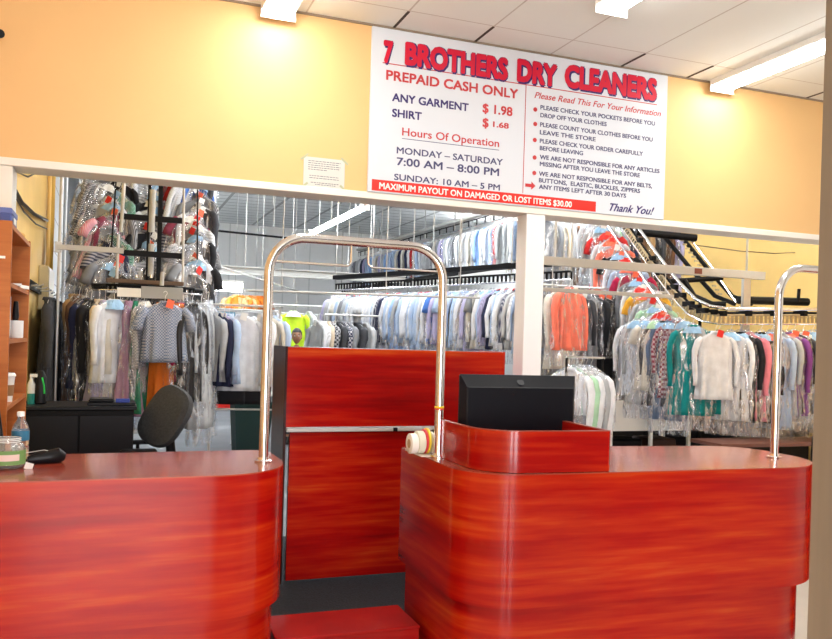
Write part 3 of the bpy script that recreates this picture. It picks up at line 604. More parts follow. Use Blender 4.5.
# ================================================================== GARMENTS
def ring_surface(rings, n=30, fold=0.0, nf=7, seed=0, jag=0.0, closed_bottom=True):
    rnd = random.Random(seed); ph = rnd.uniform(0, 6.28); ph2 = rnd.uniform(0, 6.28); vs = []; fs = []
    zt, zb = rings[0][0], rings[-1][0]
    for (z, hw, hd) in rings:
        q = abs(zt-z)/max(1e-6, abs(zt-zb))
        for k in range(n):
            a = 2*pi*k/n; cx_ = cos(a); sy_ = sin(a)
            ex = math.copysign(abs(cx_)**0.8, cx_)
            f = 1+fold*q*(sin(nf*a+ph+q*0.6)+0.5*sin((nf*2-1)*a+ph2))
            j = rnd.uniform(-jag, jag)
            vs.append((hw*ex*(1+0.25*(f-1))+j, hd*sy_*f+j*0.8, z+rnd.uniform(-jag, jag)*0.5))
    for i in range(len(rings)-1):
        for k in range(n): fs.append((i*n+k, (i+1)*n+k, (i+1)*n+(k+1) % n, i*n+(k+1) % n))
    fs.append(tuple(range(n)))
    if closed_bottom: fs.append(tuple((len(rings)-1)*n+k for k in range(n-1, -1, -1)))
    return vs, fs
def interp(rs, step=0.06):
    out = []
    for (a, b) in zip(rs, rs[1:]):
        k = max(1, int(abs(a[0]-b[0])/step))
        for i in range(k): q = i/k; out.append(tuple(a[j]+(b[j]-a[j])*q for j in range(3)))
    out.append(rs[-1]); return out
def g_mesh(kind, L, seed):
    m = MB(); sh = [(-0.078, 0.052, 0.042), (-0.102, 0.062, 0.046), (-0.108, 0.072, 0.034), (-0.128, 0.118, 0.030), (-0.155, 0.168, 0.030), (-0.185, 0.198, 0.028), (-0.235, 0.192, 0.034)]
    if kind in ('shirt', 'blouse', 'T-shirt'): R_ = sh+[(-0.35, 0.188, 0.040), (-L*0.8, 0.196, 0.046), (-L, 0.205, 0.050)]
    elif kind in ('jacket', 'coat'): R_ = [(z, w_*1.05, d*1.25) for z, w_, d in sh]+[(-0.35, 0.20, 0.055), (-0.5, 0.19, 0.055), (-L, 0.22, 0.065)]
    elif kind == 'dress': R_ = [(-0.085, 0.08, 0.04), (-0.11, 0.11, 0.045), (-0.15, 0.17, 0.05), (-0.25, 0.175, 0.06), (-0.45, 0.145, 0.06), (-0.6, 0.18, 0.075), (-L, 0.25, 0.11)]
    elif kind == 'skirt': R_ = [(-0.09, 0.14, 0.03), (-0.12, 0.15, 0.035), (-0.3, 0.18, 0.055), (-L, 0.21, 0.075)]
    elif kind == 'trousers': R_ = [(-0.115, 0.17, 0.012), (-0.13, 0.178, 0.022), (-0.4, 0.175, 0.024), (-L, 0.165, 0.028)]
    vs, fs = ring_surface(interp(R_, 0.05), 40, 0.0 if kind == 'trousers' else 0.62, 7+seed % 4, seed, 0.003); m.add(vs, fs)
    if kind in ('shirt', 'jacket', 'coat'):
        rr = 0.046 if kind == 'shirt' else 0.055; sl = (0.56 if kind == 'shirt' else 0.62)-0.03*(seed % 3)
        for s in (-1, 1):
            m.tube([(s*0.165, 0, -0.158), (s*0.205, 0.0, -0.20), (s*0.238, -0.006, -0.30), (s*0.252, -0.016-0.01*(seed % 3), -0.40), (s*0.240, -0.030, -0.16-sl*0.72), (s*0.236, -0.034, -0.16-sl*0.9), (s*0.238, -0.034, -0.16-sl)], [rr*0.7, rr, rr*0.95, rr*0.78, rr*0.82, rr*0.60, rr*0.68], 12, sx=0.75, sy=0.9)
    if kind in ('T-shirt', 'blouse'):
        for s in (-1, 1):
            m.tube([(s*0.18, 0, -0.155), (s*0.225, 0, -0.21), (s*0.255, 0, -0.30), (s*0.265, 0, -0.36)], [0.05, 0.06, 0.062, 0.066], 12, sx=0.8, sy=0.8)
    me = bpy.data.meshes.new(kind.replace('-', '_')); me.from_pydata(m.v, [], m.f); me.update(); me.shade_smooth(); me.materials.append(cloth('white')); return me
def hanger_mesh():
    m = MB(); hk = [(0.018*cos(radians(a)), 0, 0.018*sin(radians(a))-0.004) for a in range(-60, 200, 26)]
    hk = [(0.0, 0, -0.082), (0.0, 0, -0.045), (0.006, 0, -0.024)]+hk[1:]
    m.tube(hk, 0.0022, 6)
    m.tube([(0, 0, -0.082), (0.10, 0, -0.115), (0.19, 0, -0.155), (0.205, 0, -0.168), (0.0, 0, -0.172), (-0.205, 0, -0.168), (-0.19, 0, -0.155), (-0.10, 0, -0.115), (0, 0, -0.082)], 0.0022, 6)
    me = bpy.data.meshes.new('hanger'); me.from_pydata(m.v, [], m.f); me.update(); me.materials.append(M_WIRE); return me
def cover_mesh(L, seed):
    R_ = [(-0.05, 0.018, 0.018), (-0.078, 0.062, 0.050), (-0.12, 0.14, 0.052), (-0.175, 0.225, 0.056), (-0.35, 0.270, 0.070), (-L*0.8, 0.270, 0.075), (-L-0.05, 0.255, 0.080), (-L-0.17, 0.235, 0.075)]
    vs, fs = ring_surface(interp(R_, 0.05), 34, 0.35, 9, seed, 0.011, closed_bottom=False); fs = [f for f in fs if len(f) == 4]
    me = bpy.data.meshes.new('plastic_cover'); me.from_pydata(vs, [], fs); me.update(); me.shade_smooth(); me.materials.append(M_FILM); return me
def cape_mesh():
    vs, fs = ring_surface([(-0.082, 0.045, 0.05), (-0.1, 0.075, 0.056), (-0.125, 0.105, 0.066), (-0.175, 0.13, 0.082)], 20, 0.1, 5, 3, 0.003, closed_bottom=False); fs = [f for f in fs if len(f) == 4]
    me = bpy.data.meshes.new('paper_cape'); me.from_pydata(vs, [], fs); me.update(); me.materials.append(cloth('pale blue')); return me
def ticket_mesh():
    m = MB().box(-0.035, 0.035, -0.062, -0.060, -0.14, -0.06, M=Matrix.Translation((0.05, 0, -0.01)) @ Matrix.Rotation(0.25, 4, 'Y'))
    me = bpy.data.meshes.new('order_ticket'); me.from_pydata(m.v, [], m.f); me.update(); me.materials.append(M_PAPER); return me
H_ME = hanger_mesh(); CAPE = cape_mesh(); TICK = ticket_mesh()
GM = {}; CM = {}
DEFL = {'shirt': 0.80, 'blouse': 0.72, 'T-shirt': 0.70, 'jacket': 0.82, 'coat': 1.05, 'dress': 1.12, 'skirt': 0.80, 'trousers': 0.78}
PAPERS = {'blue': pmat('blue_paper', (0.33, 0.55, 0.78), 0.8), 'red': pmat('red_paper', (0.75, 0.03, 0.02), 0.7), 'coral': pmat('coral_paper', (0.90, 0.16, 0.08), 0.7), 'white': M_PAPER, 'green': pmat('green_paper', (0.42, 0.65, 0.42), 0.7)}
LAB = {}
def garment(kind, colour, loc, rz, label, group=None, L=None, cover=True, cape=None, ticket=None, pat=None, tilt=0.0):
    L = round((L or DEFL[kind]), 2); vset = random.randint(0, 2)
    k = (kind, L, vset)
    if k not in GM: GM[k] = g_mesh(kind, L, vset*5+len(kind))
    nm = kind.replace('-', '_').lower()
    o = bpy.data.objects.new(nm, GM[k]); COL.objects.link(o)
    o.material_slots[0].link = 'OBJECT'; o.material_slots[0].material = cloth(colour, pat)
    o.location = loc; o.rotation_euler = (random.uniform(-0.03, 0.03)+tilt, 0, rz)
    tag(o, label, 'clothing', group)
    h = bpy.data.objects.new('hanger', H_ME); COL.objects.link(h); h.parent = o
    if cover:
        k2 = (L, vset)
        if k2 not in CM: CM[k2] = cover_mesh(L, vset*7+3)
        c = bpy.data.objects.new('plastic_cover', CM[k2]); COL.objects.link(c); c.parent = o; c['label'] = 'clear plastic cover'
    if cape:
        c = bpy.data.objects.new('paper_cape', CAPE); COL.objects.link(c); c.parent = o; c.material_slots[0].link = 'OBJECT'; c.material_slots[0].material = PAPERS[cape]; c['label'] = ('pale blue' if cape == 'blue' else cape)+' paper over the hanger'
    if ticket:
        c = bpy.data.objects.new('order_ticket', TICK); COL.objects.link(c); c.parent = o; c.material_slots[0].link = 'OBJECT'; c.material_slots[0].material = PAPERS[ticket]; c['label'] = ticket+' paper ticket'
    return o
def gname(colour, kind, pat=None): return (pat+' ' if pat and pat != 'leather' else '')+colour+(' leather' if pat == 'leather' else '')+' '+kind
def px_ray(x, y):
    return fw + rt*((x-416)/F_PX) - up*((y-341)/F_PX)
def at_y(x, Y, y=330):   # world X of image column x at depth Y
    d = px_ray(x, y); return d.x*Y/d.y

# --- long shirt rail running away from the right foreground
P0 = Vector((4.80, 8.0)); P1 = Vector((3.20, 12.2)); ZR = 2.36
dr = (P1-P0).normalized(); Lr = (P1-P0).length; rr_ = atan2(dr.y, dr.x)+pi/2
def conveyor(name, loc_pts, label, sep=0.06, teeth=0.12, z2=0.07, mat=M_STEEL, matb=M_BLKM):
    P = [Vector(p) for p in loc_pts]; base = P[0].copy(); t = thing(name, base, label, 'conveyor')
    Q = [p-base for p in P]
    MB().tube(Q, 0.011, 8).build('hanging_rail', M_CHROME, t, smooth=True)
    ch = MB(); tot = 0; nxt = 0; ch.tube([q+Vector((0, 0, z2)) for q in Q], 0.013, 8)
    for a, b in zip(Q, Q[1:]):
        seg = (b-a).length; d = (b-a).normalized()
        while nxt < tot+seg:
            p = a+d*(nxt-tot); s = d.cross(Vector((0, 0, 1))); s = s.normalized() if s.length > 0.1 else Vector((1, 0, 0))
            u = s.cross(d)
            Mt = Matrix((d, s, u)).transposed().to_4x4(); Mt.translation = p+Vector((0, 0, z2*0.5))
            ch.box(-0.012, 0.012, -0.008, 0.008, -z2*0.5, z2*0.5, M=Mt); nxt += teeth
        tot += seg
    ch.build('hook_track', matb, t)
    return t
lr = conveyor('garment_conveyor', [(P0.x, P0.y, ZR), (P1.x, P1.y, ZR)], 'long black and chrome garment conveyor rail holding the lower row of shirts', z2=0.09, teeth=0.07)
MB().box(-0.06, 0.06, 0, Lr, 0.16, 0.22, M=Matrix.Rotation(rr_-pi, 4, 'Z') @ Matrix.Identity(4)).build('track_beam', M_BLKM, lr)
for q in range(6):
    p = (P1-P0)*(q/5.0); MB().tube([(p.x, p.y, 0), (p.x, p.y, CB-ZR)], 0.009, 6).build('drop_rod', M_STEEL, lr)
shirts = ['white', 'white', 'pale blue', 'white', 'light grey', 'pale blue', 'off-white', 'white', 'sky blue', 'white', 'lavender', 'light grey', 'pale blue', 'white', 'off-white', 'white', 'pale blue', 'grey', 'white', 'navy', 'white', 'pale blue', 'cream', 'white', 'blue']
def fill_row(P0, P1, z0, z1, n, kinds, cols, desc, group, rz, Lf=None, pats=(None,), cover=0.6, capes=(None,), tickets=(None,), jitter=0.18):
    seq = []
    for i in range(n):
        seq.append((random.choice(kinds), random.choice(cols), random.choice(pats)))
    for i, (k, c, p) in enumerate(seq):
        q = (i+0.5)/n; x = P0[0]+(P1[0]-P0[0])*q; y = P0[1]+(P1[1]-P0[1])*q; z = z0+(z1-z0)*q
        pn = gname(seq[i-1][1], seq[i-1][0]) if i > 0 else None; nn = gname(seq[i+1][1], seq[i+1][0]) if i < n-1 else None
        me = gname(c, k, p); pn = (seq[i-1][1] if i else None); nn = (seq[i+1][1] if i < n-1 else None)
        if pn and nn: lab = f"{me} on {desc[4:]}, between {pn} and {nn} ones"
        elif nn: lab = f"{me} at the nearest end of {desc}"
        else: lab = f"{me} at the farthest end of {desc}"
        garment(k, c, (x, y, z), rz+random.uniform(-jitter, jitter), lab, group, (Lf or DEFL[k])*random.choice((0.95, 1.0, 1.05)), random.random() < cover, random.choice(capes), random.choice(tickets), p)
fill_row(P0+dr*0.45, P1, ZR-0.014, ZR-0.014, 62, ['shirt']*6+['blouse', 'jacket'], shirts, 'the lower shirt rail', 'garments on the lower shirt rail', rr_, 0.80, (None, None, None, 'striped'), 0.35, (None, None, None, 'blue'), (None, None, 'white', 'white', 'red'))
# --- upper row, farther
U0 = Vector((6.55, 12.2)); U1 = Vector((6.25, 21.5)); ZU = 3.86
ur = conveyor('garment_conveyor', [(U0.x, U0.y, ZU), (U1.x, U1.y, ZU)], 'high conveyor rail near the ceiling holding the upper row of shirts', z2=0.12, teeth=0.35)
MB().box(-0.45, -0.36, 0, (U1-U0).length, -0.99, -0.90, M=Matrix.Rotation(atan2((U1-U0).y, (U1-U0).x)-pi/2, 4, 'Z')).build('lower_beam', M_BLKM, ur)
MB().box(-0.47, -0.45, 0, (U1-U0).length, -1.08, -1.0, M=Matrix.Rotation(atan2((U1-U0).y, (U1-U0).x)-pi/2, 4, 'Z')).build('channel', M_GALV, ur)
MB().box(-0.06, 0.06, 0, (U1-U0).length, 0.16, 0.22, M=Matrix.Rotation(atan2((U1-U0).y, (U1-U0).x)-pi/2, 4, 'Z')).build('upper_beam', M_GALV, ur)
for q in range(7):
    p = (U1-U0)*(q/6.0); MB().tube([(p.x, p.y, 0), (p.x, p.y, CB-ZU)], 0.012, 6).build('drop_rod', M_STEEL, ur)
    if q % 2: continue
    MB().tube([(p.x-0.45, p.y, -0.85), (p.x-0.45, p.y, CB-ZU)], 0.014, 6).build('drop_rod', M_STEEL, ur)
fill_row(U0, U1, ZU-0.014, ZU-0.014, 52, ['shirt']*5+['jacket'], ['black', 'navy', 'navy', 'white', 'light grey', 'pale blue', 'white', 'red', 'off-white', 'light grey', 'sky blue', 'pale blue', 'white', 'grey', 'lavender', 'white'], 'the upper shirt rail', 'garments on the upper shirt rail', 0.15, 0.86, (None, None, 'striped'), 0.2, (None,), (None, 'white', 'red'))

# --- orange covered garment at the near end of the shirt rail
garment('jacket', 'coral', (4.80, 8.02, ZR-0.014), 0.30, 'bright coral garment in clear plastic hanging just right of the white post', None, 0.78, True, None, 'white')
garment('coat', 'off-white', (4.86, 8.4, ZR-0.014), 0.5, 'pale garment in plastic directly behind the coral one', None, 1.0, True)

# --- left conveyor tower
def lane(x0, x1): return [(x0, 8.75, 2.10), (x0+(x1-x0)*0.25, 9.0, 2.42), (x1, 11.0, 4.35)]
lc = conveyor('garment_conveyor', [(-0.20, 8.95, 2.05), (-0.16, 8.70, 2.03), (-0.05, 8.42, 2.02), (0.08, 8.32, 2.02), (0.60, 8.32, 2.02), (0.76, 8.42, 2.02), (0.86, 8.70, 2.03), (0.90, 8.95, 2.05)],
              'left garment conveyor looping down from the ceiling, clothes on both sides', z2=0.05, teeth=0.06)
def lbox(px0, px1, py0, py1, Y, dep, mat, name, par, base):
    d0 = px_ray(px0, (py0+py1)/2); d1 = px_ray(px1, (py0+py1)/2); cm_ = px_ray((px0+px1)/2, py0); cn = px_ray((px0+px1)/2, py1)
    X0 = d0.x*Y/d0.y; X1 = d1.x*Y/d1.y; ZA = EYE+cm_.z*Y/cm_.y; ZB = EYE+cn.z*Y/cn.y
    MB().box(X0-base[0], X1-base[0], Y-base[1], Y+dep-base[1], ZB-base[2], ZA-base[2], 0.003).build(name, mat, par)
B_ = (-0.20, 8.95, 2.05)
for sa, sb in (((-0.02, 9.0, 2.42), (0.04, 10.97, 4.38)), ((0.84, 9.0, 2.42), (0.98, 10.97, 4.38))):
    MB().tube([tuple(a-b for a, b in zip(sa, B_)), tuple(a-b for a, b in zip(sb, B_))], 0.009, 6).build('slope_rail', M_BLKM, lc)
lbox(117, 141, 288, 297, 8.27, 0.02, M_TRIM, 'name_plate', lc, B_)
lbox(141, 183, 287, 299, 8.27, 0.01, pmat('plate_grey', (0.28, 0.28, 0.26), 0.4), 'slotted_plate', lc, B_)
tw = thing('drive_tower', (0.36, 8.6, 0), 'black steel drive frame standing inside the left clothes tower', 'machine')
B2 = (0.36, 8.6, 0)
for (a, b, c, d, Y, dp, mt_, nm_) in [(119, 184, 215.5, 221, 8.62, 0.05, M_BLKM, 'cross_bar'), (124, 184, 251.5, 257, 8.5, 0.05, M_BLKM, 'cross_bar'), (106, 184, 280, 284, 8.42, 0.04, pmat('rusty_steel', (0.12, 0.07, 0.04), 0.6), 'cross_bar'),
                             (107, 184, 291, 294, 8.40, 0.03, M_STEEL, 'cross_bar'), (147, 150, 182, 285, 8.7, 0.05, M_BLKM, 'upright'), (157.5, 162, 182, 285, 8.7, 0.05, M_BLKM, 'upright')]:
    lbox(a, b, c, d, Y, dp, mt_, nm_, tw, B2)
def ptube(pts, Y, r, mat, name, par, base, n=12):
    P = []
    for (x, y) in pts:
        d = px_ray(x, y); P.append((d.x*Y/d.y-base[0], Y-base[1], EYE+d.z*Y/d.y-base[2]))
    MB().tube(P, r, n).build(name, mat, par, smooth=True)
ptube([(124.2, 180), (121.0, 232)], 8.6, 0.018, M_STEEL, 'upright', tw, B2)
ptube([(118.5, 234), (116.5, 285)], 8.5, 0.015, M_STEEL, 'upright', tw, B2)
ptube([(184, 183), (182.6, 304)], 8.45, 0.012, M_STEEL, 'upright', tw, B2)
ptube([(153, 190), (151.5, 232)], 8.62, 0.030, M_GALV, 'piston', tw, B2)
ptube([(151.5, 244), (150.5, 276)], 8.62, 0.028, M_GALV, 'piston', tw, B2)
ptube([(162.5, 272), (161.5, 290)], 8.35, 0.02, M_GALV, 'piston', tw, B2)
for x in (137, 151.5): ptube([(x, 275), (x, 278)], 8.35, 0.015, M_CHROME, 'bolt', tw, B2)
for x in (0.0, 0.5): MB().box(x-0.3, x-0.27, 0.1, 0.13, 0, 2.1).build('leg', M_BLKM, tw)
MB().box(-0.31, 0.24, 0.10, 0.13, 2.06, 2.12).build('cross_bar', M_BLKM, tw)
# grey channel and pole
po = thing('support_pole', (-0.468, 8.3, 0), 'thin grey floor-to-ceiling pole beside the left clothes tower', 'pole')
MB().tube([(0, 0, 0), (0, 0, CB)], 0.014, 12).build('pole', M_STEEL, po, smooth=True)
MB().box(-0.02, 0.56, -0.045, -0.015, 2.365, 2.415, 0.002).build('channel_arm', M_GALV, po)
MB().box(-0.04, 0.02, -0.02, 0.02, 2.34, 2.44).build('clamp', M_STEEL, po)

TC = ['charcoal', 'grey', 'charcoal', 'black', 'navy', 'black', 'grey', 'pale blue', 'white', 'navy', 'light grey', 'blue', 'maroon', 'white', 'off-white', 'black', 'red', 'white', 'light grey', 'charcoal', 'white', 'grey', 'black', 'pink', 'green']
for side, (xa, xb, n) in {'left': (-0.02, 0.04, 27), 'right': (0.84, 0.98, 27), 'middle': (0.40, 0.44, 20)}.items():
    cols = ['charcoal', 'grey']+[random.choice(TC) for _ in range(n-2)]
    for i, c in enumerate(cols):
        q = i/(n-1); y = 8.95+q*2.0; z = 2.33+q*2.04; x = xa+(xb-xa)*q
        if side == 'middle': y += 0.25; z += 0.05
        k = random.choice(['shirt', 'shirt', 'jacket', 'blouse']); p = random.choice([None, None, None, 'striped', 'checked', 'hooped'])
        hgt = ['lowest', 'low', 'middle', 'high', 'topmost'][min(4, int(q*5))]
        lab = f"{gname(c, k, p)}, {hgt} in the clothes tower's {side} column"
        if i: lab += f", above a {cols[i-1]} one"
        garment(k, c, (x+random.uniform(-0.05, 0.05), y, z), random.choice((-1, 1))*random.uniform(0.25, 0.8), lab, 'garments in the left clothes tower', 0.8, random.random() < 0.7,
                random.choice([None, None, None, 'blue', 'white']), random.choice([None, 'white', 'red', 'blue', 'white', 'coral']), p, 0.0).rotation_euler.y = random.uniform(0.02, 0.38)
if True:
    mr = thing('tower_rail', (0.36, 9.3, 2.5), 'middle sloping rail inside the clothes tower', 'rail')
    MB().tube([(0, 0, 0.014), (0.06, 1.95, 1.99)], 0.012, 8).build('rail', M_STEEL, mr, smooth=True)
# front of left loop: explicit garments  (px, Y, colour, kind, L, yaw, label, opts)
LF = [(74, 8.9, 'tan', 'coat', 1.25, 1.3, 'tan coat at the far left of the left clothes loop', {}),
      (79, 8.75, 'brown', 'coat', 1.2, 1.25, 'brown coat second from the left on the left clothes loop', {}),
      (86, 8.6, 'navy', 'jacket', 0.95, 1.1, 'dark navy suit jacket with shiny plastic, left of the cream garment', {}),
      (91, 8.5, 'black', 'coat', 1.3, 1.2, 'long black coat between navy jacket and cream garment', {}),
      (99, 8.42, 'cream', 'shirt', 0.80, 1.35, 'narrow cream garment seen edge-on left of the white coat', {}),
      (105, 8.4, 'lavender', 'dress', 1.15, 1.4, 'lavender dress edge just left of the white coat', {}),
      (114, 8.20, 'white', 'shirt', 0.86, 0.75, 'white coat hanging front in the left clothes loop, shorter one', {'cape': 'blue', 'cover': False}),
      (120, 8.36, 'off-white', 'coat', 1.18, 1.0, 'long off-white garment hanging just behind the white coat', {}),
      (130, 8.34, 'mauve', 'dress', 1.18, 1.3, 'mauve dress right of the white coat', {}),
      (137, 8.36, 'green', 'dress', 1.15, 1.42, 'narrow green dress seen edge-on beside the mauve one', {'cover': False}),
      (144, 8.32, 'grey', 'shirt', 0.95, 1.15, 'grey plaid shirt left of the denim checked blouse', {'pat': 'checked', 'cape': 'white'}),
      (165, 8.12, 'denim blue', 'blouse', 0.66, 0.30, 'denim blue checked blouse hanging above the office chair', {'pat': 'checked', 'cover': False, 'ticket': 'coral'}),
      (170, 8.30, 'orange', 'skirt', 1.2, 0.4, 'bright orange skirt below the denim checked blouse', {'cover': False}),
      (180, 8.40, 'crimson', 'shirt', 0.85, 1.2, 'crimson shirt edge between denim blouse and black leather jacket', {}),
      (192, 8.36, 'black', 'jacket', 1.05, 0.95, 'long black leather jacket at the right of the left clothes loop', {'pat': 'leather'}),
      (201, 8.6, 'light grey', 'coat', 1.35, 1.1, 'long pale grey garment in plastic right of the leather jacket', {}),
      (208, 8.85, 'white', 'shirt', 1.35, 1.15, 'striped pale garment in plastic at the right end of the left loop', {'pat': 'hooped'})]
for (px, Y, c, k, L, yw, lab, op) in LF:
    op = dict(op); op.setdefault('cover', True)
    garment(k, c, (at_y(px, Y, 310), Y, 2.006+max(0, (Y-8.5))*0.15), yw, lab, 'garments on the left clothes loop', L, **op)

# --- right conveyor
rp = []
for (px, py, Y) in [(606, 200, 9.6), (625, 232, 9.2), (650, 268, 8.7), (672, 297, 8.25), (688, 314, 7.9), (702, 321, 7.65), (720, 324, 7.5), (770, 324, 7.35), (830, 324, 7.15), (900, 324, 6.95)]:
    d = px_ray(px, py); rp.append((d.x*Y/d.y, Y, EYE+d.z*Y/d.y))
rc = conveyor('garment_conveyor', rp, 'right garment conveyor sweeping down in a steep curve then running right', z2=0.10, teeth=0.05, matb=pmat('brass_hooks', (0.42, 0.34, 0.20), 0.4, metal=0.5))
b0 = Vector(rp[0]); Q = [Vector(p)-b0 for p in rp]
MB().tube([q+Vector((0.06, -0.06, 0.17)) for q in Q], 0.020, 10).build('outer_pipe', M_CHROME, rc, smooth=True)
MB().tube([q+Vector((0.10, 0.10, 0.13)) for q in Q], 0.016, 10).build('outer_pipe', M_BLKM, rc, smooth=True)
for i in range(1, len(Q)):
    for qq in (0.0, 0.5):
        p = Q[i-1].lerp(Q[i], qq); MB().box(p.x-0.012, p.x+0.05, p.y-0.06, p.y+0.1, p.z+0.09, p.z+0.15, 0.004).build('bracket', M_BLKM, rc)
# back track descending (black ladder-like)
bt = thing('conveyor_track', (6.9, 9.2, 3.2), 'black ladder-like conveyor track slanting down in front of the yellow wall', 'conveyor')
def ppt(px, py, Y, b): d = px_ray(px, py); return Vector((d.x*Y/d.y-b[0], Y-b[1], EYE+d.z*Y/d.y-b[2]))
bb = (6.9, 9.2, 3.2)
for (off, r) in ((0, 0.03), (17, 0.03)):
    MB().tube([ppt(655+off, 225, 9.6, bb), ppt(690+off, 268, 9.2, bb), ppt(715+off, 296, 8.9, bb), ppt(735+off, 304, 8.6, bb)], r, 8).build('side_rail', M_BLKM, bt, smooth=True)
MB().tube([ppt(688, 236, 9.3, bb), ppt(712, 268, 9.1, bb), ppt(736, 303, 8.7, bb)], 0.012, 8).build('chrome_rail', M_CHROME, bt, smooth=True)
for i in range(16):
    q = i/15; a = ppt(676+q*44, 232+q*62, 9.35-q*0.4, bb); MB().box(a.x-0.03, a.x+0.03, a.y-0.01, a.y+0.01, a.z-0.012, a.z+0.012).build('rung', pmat('brass_rung', (0.42, 0.34, 0.2), 0.5), bt)
MB().tube([ppt(636, 232, 9.4, bb), ppt(696, 238, 9.2, bb)], 0.05, 10).build('drive_shaft', M_BLKM, bt, smooth=True)
MB().tube([ppt(660, 282, 8.9, bb), ppt(722, 278, 8.8, bb)], 0.035, 10).build('drive_shaft', M_BLKM, bt, smooth=True)
MB().tube([ppt(684, 280, 8.6, bb), ppt(694, 296, 8.5, bb), ppt(712, 304, 8.4, bb), ppt(726, 304, 8.3, bb)], 0.035, 8).build('curved_guard', M_BLKM, bt, smooth=True)
MB().tube([ppt(738, 300, 8.2, bb), ppt(808, 302, 8.0, bb)], 0.05, 8).build('drive_shaft', M_BLKM, bt, smooth=True)
MB().tube([ppt(736, 313, 8.2, bb), ppt(840, 314, 8.0, bb)], 0.022, 8).build('side_rail', M_BLKM, bt, smooth=True)
MB().tube([ppt(720, 319, 8.1, bb), ppt(840, 318, 8.0, bb)], 0.012, 8).build('chrome_rail', M_CHROME, bt, smooth=True)
MB().tube([ppt(799, 289, 8.0, bb), ppt(798, 302, 8.0, bb)], 0.02, 8).build('knob', M_BLKM, bt)
MB().tube([ppt(700, 300, 8.2, bb), ppt(699, 600, 8.2, bb)], 0.02, 8).build('leg', M_BLKM, bt)
cbl = tag(MB().tube([ppt(694, 245, 8.9, (0, 0, 0)), ppt(740, 251, 9.0, (0, 0, 0)), ppt(775, 253.5, 9.0, (0, 0, 0)), ppt(805, 252, 9.0, (0, 0, 0)), ppt(835, 249, 9.0, (0, 0, 0))], 0.008, 6).build('hanging_cable', pmat('brown_cable', (0.16, 0.10, 0.05), 0.7)), 'thin dark cable sagging across the yellow back wall', 'cable')
hb = thing('ceiling_beam', (4.0, 7.5, 2.49), 'wide grey steel channel crossing above the right clothes', 'beam')
MB().box(0, 3.05, -0.03, 0.03, -0.045, 0.045, 0.003).build('channel', M_GALV, hb)
MB().box(2.75, 2.85, -0.02, 0.02, -0.9, -0.045).build('post', M_STEEL, hb)
MB().box(2.05, 2.15, -0.034, -0.030, -0.03, 0.03).build('bracket', pmat('rust_red', (0.18, 0.05, 0.03), 0.7), hb)
for x in (0.3, 2.8): MB().tube([(x, 0.0, 0.04), (x, 0.0, CB-2.49)], 0.012, 8).build('drop_rod', M_STEEL, hb)
hb2 = thing('hanging_bar', (4.0, 7.45, 2.19), 'narrow grey bar below the wide channel, ending at the conveyor', 'bar')
MB().box(0, 1.75, -0.02, 0.02, -0.02, 0.02, 0.003).build('bar', M_GALV, hb2)
for x in (0.25, 1.65): MB().tube([(x, 0.0, 0.015), (x, 0.0, 0.26)], 0.006, 8).build('drop_rod', M_STEEL, hb2)
p2 = thing('hanging_bar', (1.4, 9.3, 2.13), 'thin grey pipe crossing behind the chrome rail gate', 'bar')
MB().tube([(0, 0, 0), (2.75, -0.3, 0.03)], 0.013, 10).build('pipe', M_GALV, p2, smooth=True)
for x in (0.4, 1.6, 2.5): MB().tube([(x, -0.109*x, 0.02), (x, -0.109*x, CB-2.13)], 0.006, 8).build('drop_rod', M_STEEL, p2)

# incline garments: sliver stack left of the conveyor
INC = ['white', 'light grey', 'red', 'white', 'coral', 'black', 'white', 'pale blue', 'crimson', 'grey', 'white', 'amber', 'light grey', 'mint green', 'white', 'pale blue']
n = len(INC)
for i, c in enumerate(INC):
    q = i/(n-1); px = 598+q*68; py = 214+q*98; Y = 9.6-q*1.5
    d = px_ray(px, py); k = ['shirt', 'jacket', 'blouse'][i % 3]
    lab = f"{gname(c, k)} on the right conveyor slope" + (f", just below a {INC[i-1]} one" if i else ", uppermost")
    garment(k, c, (d.x*Y/d.y, Y, EYE+d.z*Y/d.y), -0.75+random.uniform(-0.15, 0.15), lab, 'garments on the right conveyor slope', 0.85, True, [None, 'blue', 'red', 'coral'][i % 4], ['red', 'white', 'coral'][i % 3])
slr = thing('slope_rail', (0, 0, 0), 'sloping hanging rail beside the right conveyor curve', 'rail')
d = px_ray(597, 212); e_ = px_ray(667, 313.5); A = Vector((d.x*9.62/d.y, 9.62, EYE+d.z*9.62/d.y)); Bv = Vector((e_.x*8.08/e_.y, 8.08, EYE+e_.z*8.08/e_.y)); slr.location = A
MB().tube([(0, 0, 0.012), Bv-A+Vector((0, 0, 0.012))], 0.012, 8).build('rail', M_CHROME, slr, smooth=True)
